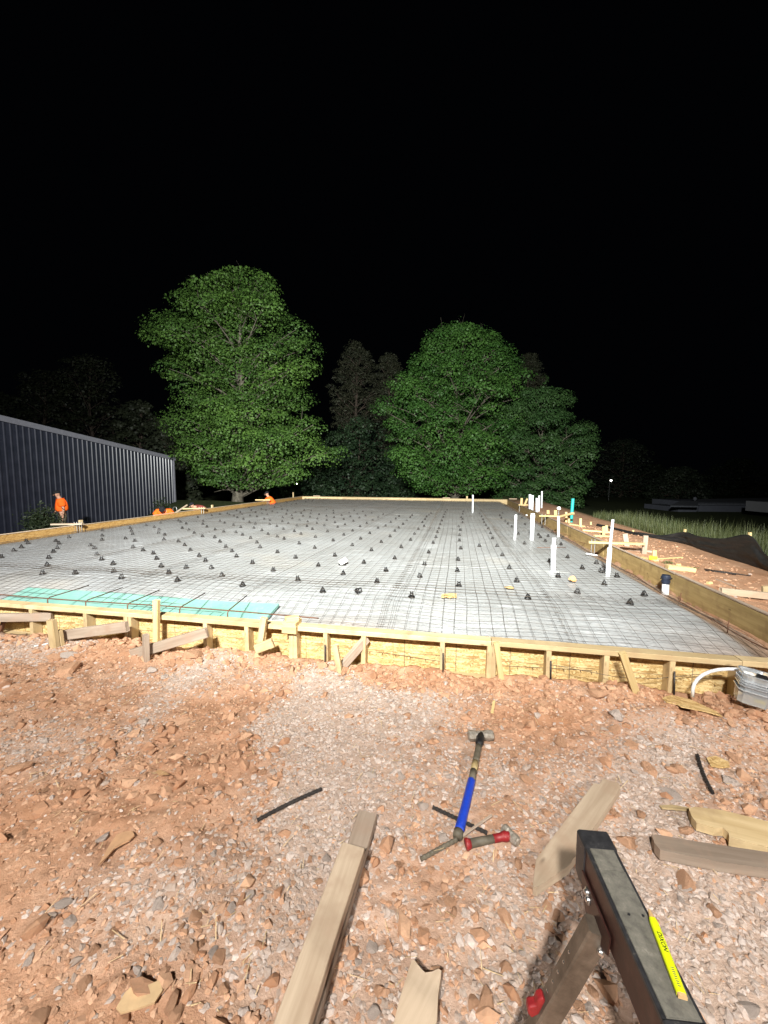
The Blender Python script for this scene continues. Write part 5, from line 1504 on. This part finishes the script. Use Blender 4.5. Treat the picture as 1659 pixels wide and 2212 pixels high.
for k, (px, yt, hw, d_, lb) in enumerate(((1345, 945, 80, 62, 'dim tree right of the lit row, behind the distant lamp'), (1470, 1005, 68, 52, 'rounded dim tree behind the tall grass'), (1600, 985, 90, 70, 'dim tree at the right edge behind the grey house'), (1410, 1000, 70, 75, 'far dim tree between the two dim ones at right'))):
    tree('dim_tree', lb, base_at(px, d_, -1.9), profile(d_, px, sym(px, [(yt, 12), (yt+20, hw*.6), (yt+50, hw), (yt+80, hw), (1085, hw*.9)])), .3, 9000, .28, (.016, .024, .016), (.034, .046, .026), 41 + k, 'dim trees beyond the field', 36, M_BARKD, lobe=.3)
# bushes against the shed
def bush(label, px, ybase, w, h, D, seed, n=2600):
    g = np.random.default_rng(seed)
    b = PD(px, ybase, D); wm = w / FPX * D / 2; hm = h / FPX * D
    t = thing('shrub', label, 'shrub', b, 'shrubs by the shed')
    mb = MB(); An = []
    for i in range(26):
        a = g.uniform(0, 6.283); r = wm * math.sqrt(g.random()); tip = Vector((b.x + r*math.cos(a), b.y + r*math.sin(a)*.7, b.z + hm * g.uniform(.35, 1) * (1 - .4 * r / wm)))
        mb.tube([Vector((b.x + r*.2*math.cos(a), b.y, b.z - .9)), tip], [.012, .003], 4, False); An += [tip, Vector((b.x, b.y, b.z)).lerp(tip, .6)]
    mb.build('stem', M_BARKD, t)
    A_ = np.array([tuple(a) for a in An]); pk = g.integers(0, len(A_), n)
    C = A_[pk] + g.normal(0, 1, (n, 3)) * np.array([.14, .14, .16]); N = g.normal(size=(n, 3)); N /= np.linalg.norm(N, axis=1)[:, None]
    k = g.random((n, 1)); link('foliage', leaves_mesh('foliage', C, N, g.uniform(.05, .11, n), np.array([.018, .03, .014])*(1-k) + np.array([.045, .062, .026])*k, .5), M_LEAF, t)
bush('dim shrub beside the standing worker against the shed', 92, 1150, 66, 52, 13.2, 61)
bush('small dim shrub behind the bent worker at the shed corner', 352, 1112, 30, 38, 20, 62, 900)

# tall grass behind the silt fence
g = np.random.default_rng(90); n = 52000
U_g = UR + 2.0 + 7.5 * g.random(n) ** 1.4; V_g = VF - 1.0 + 13.0 * g.random(n)
gxw = U_g*CA + V_g*SA; gyw = -U_g*SA + V_g*CA
gz = terrain(gxw, gyw)
patch = fbm(gxw * .6, gyw * .6, 95, 2)
H_ = (.36 + .50 * g.random(n) ** 2) * (.55 + .9 * patch) * np.clip((U_g - UR - 1.6) * .7, .3, 1)
az = g.uniform(0, 6.283, n); ln = g.uniform(.05, .38, n) * H_
w = g.uniform(.0022, .0055, n)
d = np.stack([np.cos(az), np.sin(az), np.zeros(n)], 1); s = np.stack([-np.sin(az + g.uniform(-1, 1, n)), np.cos(az), np.zeros(n)], 1) * w[:, None]
B = np.stack([gxw, gyw, gz - .02], 1); Mi = B + d * (ln*.3)[:, None]; Mi[:, 2] += H_*.6; Tp = B + d * ln[:, None]; Tp[:, 2] += H_
V = np.stack([B - s, B + s, Mi + s*.8, Mi - s*.8, Tp], 1).reshape(-1, 3)
i0 = np.arange(n) * 5
Lp_ = np.concatenate([np.stack([i0, i0+1, i0+2], 1), np.stack([i0, i0+2, i0+3], 1), np.stack([i0+3, i0+2, i0+4], 1)], 1).ravel()
me = mesh_np('tall_grass', V, None, Lp_, np.full(n*3, 3))
k = np.clip(g.random(n) * .7 + patch * .4, 0, 1)[:, None]; tn = np.array([.030, .050, .014])*(1-k) + np.array([.105, .112, .045])*k
ca = me.color_attributes.new('tint', 'FLOAT_COLOR', 'POINT'); ca.data.foreach_set('color', np.concatenate([np.repeat(tn, 5, 0), np.ones((n*5, 1))], 1).astype(np.float32).ravel())
tag(link('tall_grass', me, M_GRASSB), 'tall green and straw grass of the field beyond the silt fence', 'grass', None, 'stuff')
# a few weeds on the bank
for (x, y, lb) in ((1443, 1217, 'tiny green weed tuft on the bank, nearer the yellow level'), (1493, 1229, 'tiny green weed tuft on the bank above the black rebars')):
    p = on_ground(x, y); nb = 70
    gg_ = np.random.default_rng(x)
    C = np.array(p) + np.stack([gg_.normal(0, .05, nb), gg_.normal(0, .03, nb), gg_.uniform(.0, .03, nb)], 1); N = gg_.normal(size=(nb, 3)); N /= np.linalg.norm(N, axis=1)[:, None]
    kk = gg_.random((nb, 1))
    tag(link('weed_tuft', leaves_mesh('weed_tuft', C, N, np.full(nb, .035), np.array([.04, .07, .02])*(1-kk) + np.array([.1, .13, .04])*kk, .25), M_GRASSB), lb, 'weed')

# ------------------------------------------------------------------ far house and lamp
D = 34
h0 = PD(1560, 1130, D)
house = thing('house', 'dim grey house with a porch roof beyond the tall grass', 'house', (h0.x, h0.y, -1.2))
def hq(name, x0, y0, x1, y1, d0, d1, mat, par=house):
    a = PD(x0, y1, d0); b = PD(x1, y0, d0)
    mb = MB(); mb.box(((a.x+b.x)/2, (d0+d1)/2, (a.z+b.z)/2), (abs(b.x-a.x), abs(d1-d0), abs(b.z-a.z))); return mb.build(name, mat, par)
hq('wall', 1505, 1087, 1720, 1160, D, D + 6, M_HOUSE)
a = PD(1448, 1092, D - 2.2); b = PD(1508, 1083, D)
mb = MB(); mb.add([a, PD(1508, 1093, D - 2.2), PD(1508, 1082, D + .5), PD(1470, 1081, D + .5), a - Vector((0, 0, .12)), PD(1508, 1096, D - 2.2), PD(1508, 1086, D + .5), PD(1470, 1085, D + .5)], [(0, 1, 2, 3), (7, 6, 5, 4), (0, 4, 5, 1), (1, 5, 6, 2), (2, 6, 7, 3), (3, 7, 4, 0)])
mb.build('porch_roof', M_HROOF, house)
hq('porch_wall', 1462, 1096, 1505, 1140, D - .4, D + 4, M_HOUSE)
hq('window', 1512, 1106, 1527, 1112, D - .03, D + .05, M_HDARK)
hq('window', 1642, 1108, 1700, 1113, D - .03, D + .05, M_HDARK)
p = PD(1501, 1080, D + 1); mb = MB(); mb.tube([p - Vector((0, 0, .5)), p], .07, 10); mb.ball(tuple(p + Vector((0, 0, .12))), .16, 10, 7); mb.build('roof_vent', M_HROOF, house, True)
roofp = [PD(1500, 1088, D - .4), PD(1730, 1088, D - .4), PD(1730, 1074, D + 4), PD(1510, 1078, D + 4)]
mb = MB(); mb.add(roofp + [q - Vector((0, 0, .1)) for q in roofp], [(0, 1, 2, 3), (7, 6, 5, 4), (0, 4, 5, 1), (1, 5, 6, 2), (2, 6, 7, 3), (3, 7, 4, 0)]); mb.build('roof', M_HROOF, house)
D2 = 28
a = PD(1654, 1107, D2); b = PD(1700, 1085, D2)
mb = MB(); mb.box(((a.x+b.x)/2, D2 + .8, (a.z+b.z)/2), (abs(b.x-a.x), 1.6, abs(b.z-a.z)))
tank = thing('camper_box', 'pale box body at the right edge in front of the grey house', 'box body', ((a.x+b.x)/2, D2, -1.2))
mb.build('body', simple('pale_box_paint', (.2, .2, .22), .5), tank)
mb = MB(); mb.tube([PD(1665, 1109, D2), PD(1665, 1128, D2)], .05, 8); mb.tube([PD(1690, 1109, D2), PD(1690, 1128, D2)], .05, 8); mb.build('support', M_HDARK, tank)
D3 = 46
lp = PD(1320, 1038, D3)
lamp = thing('yard_lamp', 'small bright white yard lamp shining between the dim trees', 'lamp', (lp.x, lp.y, -1.5))
q = MB(); q.ball(tuple(lp), .10, 12, 8); q.build('bulb', M_BULB, lamp, True)
MB().tube([Vector((lp.x, lp.y + .3, -1.5)), Vector((lp.x, lp.y + .3, lp.z + .3)), Vector((lp.x, lp.y, lp.z + .32))], .03, 8).build('pole', M_HDARK, lamp)
lp2 = PD(641, 1045, 45)
lamp2 = thing('yard_lamp', 'tiny yellowish lamp glinting low between the two maples', 'lamp', (lp2.x, lp2.y, -1.5))
q = MB(); q.ball(tuple(lp2), .06, 10, 7); q.build('bulb', M_BULB, lamp2, True)
MB().tube([Vector((lp2.x, lp2.y + .2, -1.5)), Vector((lp2.x, lp2.y + .2, lp2.z))], .05, 8).build('pole', M_HDARK, lamp2)

# ------------------------------------------------------------------ WORKERS
def skin_obj(name, nodes, edges, mat, parent, mw, sub=2):
    me = bpy.data.meshes.new(name)
    me.from_pydata([n[0] for n in nodes], edges, []); me.materials.append(mat)
    o = bpy.data.objects.new(name, me); col.objects.link(o); o.matrix_basis = mw
    sk = o.modifiers.new('skin', 'SKIN'); sk.use_smooth_shade = True
    if not me.skin_vertices: me.skin_vertices.new()
    for i, n in enumerate(nodes):
        r = n[1]; me.skin_vertices[0].data[i].radius = (r, r) if not hasattr(r, '__len__') else r
    me.skin_vertices[0].data[0].use_root = True
    ss = o.modifiers.new('sub', 'SUBSURF'); ss.levels = sub; ss.render_levels = sub
    adopt(o, parent)
    return o
def worker(label, foot, yaw, J, shirt, trousers, cap, capmat=M_DARKC):
    """J: joints in a local frame, x to the worker's left, -y forward, z up"""
    t = thing('person', label, 'person', foot)
    mw = Matrix.Translation(foot) @ Matrix.Rotation(yaw, 4, 'Z')
    j = {k: Vector(v) for k, v in J.items()}
    # body: head, neck, torso, arms, legs in one skin
    N = [(j['pelvis'], .125), (j['waist'], .125), (j['chest'], .15), (j['neck'], .058), (j['chin'], .066), (j['head'], .088), (j['crown'], .072)]
    Ed = [(0, 1), (1, 2), (2, 3), (3, 4), (4, 5), (5, 6)]
    def chain(start, pts):
        a = start
        for p, r in pts:
            N.append((p, r)); Ed.append((a, len(N)-1)); a = len(N)-1
    for s in 'LR':
        chain(2, [(j['sh'+s], .062), (j['el'+s], .044), (j['wr'+s], .032), (j['ha'+s], .036)])
        chain(0, [(j['hip'+s], .09), (j['kn'+s], .062), (j['an'+s], .045), (j['to'+s], .042)])
    body = skin_obj('body', N, Ed, M_SKIN, t, mw)
    # face: nose and ears, fingers
    fwd = (j['nose'] - j['head']).normalized(); upv = (j['crown'] - j['chin']).normalized(); sd = fwd.cross(upv).normalized()
    mb = MB()
    nb = j['head'] + fwd * .085 - upv * .015
    mb.tube([nb + upv * .03, nb - upv * .012 + fwd * .02], [.009, .014], 6)
    for s in (-1, 1): mb.ball(tuple(j['head'] + sd * s * .088 - upv * .01), .028, 8, 6, (.6, .8, 1.1))
    mb.build('face', M_SKIN, t, True, mw)
    mb = MB()
    for s in (-1, 1): mb.ball(tuple(j['head'] + fwd * .082 + sd * s * .032 + upv * .015), .010, 6, 5)
    mb.build('eyes', M_DARKC, t, True, mw)
    mb = MB()
    for s in 'LR':
        hd = (j['ha'+s] - j['wr'+s]).normalized(); ac = hd.cross(Vector((0, 1, .3))).normalized()
        for k in range(4):
            b = j['ha'+s] + hd * .03 + ac * (k - 1.5) * .019
            L = (.062, .074, .07, .055)[k]
            cu = hd.cross(ac) * (-.014)
            mb.tube([b, b + hd * L * .5 + cu * .3, b + hd * L + cu], [.0095, .009, .007], 6)
        b = j['ha'+s] + ac * -.036 + hd * -.005
        mb.tube([b, b - ac * .02 + hd * .03, b - ac * .018 + hd * .055], [.011, .010, .008], 6)
    mb.build('fingers', M_SKIN, t, True, mw)
    # shirt
    cm = j['chest']; wd = j['waist']; pe = j['pelvis']
    hem = wd.lerp(pe, .55)
    N2 = [(hem, (.25, .21)), (wd, (.25, .21)), (cm, (.275, .23)), (cm.lerp(j['neck'], .62), .10)]
    E2 = [(0, 1), (1, 2), (2, 3)]
    for s in 'LR':
        n0 = len(N2); N2.append((j['sh'+s], .135)); N2.append((j['sh'+s].lerp(j['el'+s], .45), .12)); N2.append((j['sh'+s].lerp(j['el'+s], .75), .115))
        E2 += [(2, n0), (n0, n0+1), (n0+1, n0+2)]
    skin_obj('shirt', N2, E2, shirt, t, mw)
    N3 = [(pe, (.19, .17)), (wd.lerp(pe, .6), (.18, .165))]; E3 = [(0, 1)]
    for s in 'LR':
        n0 = len(N3)
        N3 += [(j['hip'+s], .135), (j['hip'+s].lerp(j['kn'+s], .5), .12), (j['kn'+s], .10), (j['kn'+s].lerp(j['an'+s], .5), .092), (j['an'+s], .088)]
        E3 += [(0, n0), (n0, n0+1), (n0+1, n0+2), (n0+2, n0+3), (n0+3, n0+4)]
    skin_obj('trousers', N3, E3, trousers, t, mw)
    for s in 'LR':
        q = MB(); q.tube([j['an'+s] - Vector((0, -.05, .02)), j['an'+s] - Vector((0, .02, .03)), j['to'+s] + Vector((0, -.03, 0))], [.05, .06, .045], 8); q.build('boot', M_DARKC, t, True, mw)
    # cap
    q = MB(); c = j['head'] + upv * .035; n = 14; V = []; F = []
    for i in range(5):
        ph = i / 4 * math.pi / 2
        for k in range(n):
            a = 2*math.pi*k/n; r = .104 * math.cos(ph)
            V.append(c + fwd * (r * math.cos(a)) * 1.08 + sd * (r * math.sin(a)) + upv * (.10 * math.sin(ph)))
    for i in range(4):
        for k in range(n): a = i*n+k; b2 = i*n+(k+1) % n; F.append((a, b2, b2+n, a+n))
    q.add(V, F)
    if cap:
        V = []
        for k in range(9):
            a = -1.15 + 2.3*k/8
            V.append(c + fwd * .108 * math.cos(a) + sd * .104 * math.sin(a)); V.append(c + fwd * (.108 * math.cos(a) + .085 * math.cos(a*.8)) + sd * .10 * math.sin(a) - upv * .018)
        q.add(V, [(2*k, 2*k+1, 2*k+3, 2*k+2) for k in range(8)])
    q.build('cap' if cap else 'hair', capmat, t, True, mw)
    return t
stand = dict(pelvis=(0, 0, .95), waist=(0, -.01, 1.10), chest=(0, -.03, 1.34), neck=(0, -.06, 1.52), chin=(0, -.10, 1.575), head=(0, -.115, 1.64), crown=(0, -.11, 1.70), nose=(0, -.22, 1.625),
             shL=(.19, -.02, 1.40), elL=(.255, .03, 1.12), wrL=(.25, .0, .88), haL=(.25, -.01, .80), shR=(-.19, -.03, 1.40), elR=(-.22, -.10, 1.12), wrR=(-.2, -.24, .93), haR=(-.2, -.29, .88),
             hipL=(.10, 0, .88), knL=(.12, -.05, .50), anL=(.13, .03, .09), toL=(.14, -.12, .05), hipR=(-.10, 0, .88), knR=(-.12, -.10, .50), anR=(-.13, -.05, .09), toR=(-.14, -.2, .05))
D = 13.9
ft = PD(133, 1060, D); zf = ft.z - 1.76
worker('standing worker in orange shirt and black cap beside the navy shed', Vector((ft.x - .02, D, zf)), R(-50), stand, M_ORANGE, M_KHAKI, True)
bent = dict(pelvis=(0, .25, .88), waist=(0, .13, 1.0), chest=(0, -.06, 1.13), neck=(0, -.20, 1.20), chin=(0, -.27, 1.20), head=(0, -.31, 1.25), crown=(0, -.30, 1.32), nose=(0, -.42, 1.20),
            shL=(.20, -.06, 1.15), elL=(.34, -.14, .98), wrL=(.24, -.34, .86), haL=(.2, -.41, .82), shR=(-.20, -.06, 1.15), elR=(-.34, -.14, .98), wrR=(-.24, -.34, .86), haR=(-.2, -.41, .82),
            hipL=(.11, .25, .84), knL=(.16, -.02, .50), anL=(.16, .14, .09), toL=(.17, -.04, .05), hipR=(-.11, .25, .84), knR=(-.16, -.02, .50), anR=(-.16, .14, .09), toR=(-.17, -.04, .05))
D = 14.6
p = PD(354, 1090, D)
worker('worker in orange shirt bending forward at the shed corner', Vector((p.x, D, p.z - 1.42)), R(18), bent, M_ORANGE, M_KHAKI, True)
reach = dict(pelvis=(0, .10, .70), waist=(0, .05, .86), chest=(0, -.06, 1.06), neck=(0, -.14, 1.22), chin=(0, -.19, 1.265), head=(0, -.205, 1.33), crown=(0, -.20, 1.40), nose=(0, -.31, 1.31),
             shL=(.19, -.08, 1.10), elL=(.22, -.34, .96), wrL=(.16, -.55, .85), haL=(.15, -.62, .82), shR=(-.19, -.08, 1.10), elR=(-.22, -.34, .96), wrR=(-.16, -.55, .85), haR=(-.15, -.62, .82),
             hipL=(.11, .10, .64), knL=(.18, -.26, .48), anL=(.16, -.05, .09), toL=(.17, -.22, .05), hipR=(-.11, .10, .64), knR=(-.16, -.05, .30), anR=(-.16, .28, .10), toR=(-.17, .18, .04))
D = 19.3
p = PD(588, 1064, D)
worker('worker in orange shirt reaching to the left form below the maple', Vector((p.x - .05, D, p.z - 1.40)), R(-72), reach, M_ORANGE, M_KHAKI, True)
D = 15.9
p = PD(424, 1094, D)
worker('worker in maroon shirt bent low behind the yellow bolt board', Vector((p.x + .15, D, p.z - 1.20)), R(-50), bent, M_MAROON, M_KHAKI, False)
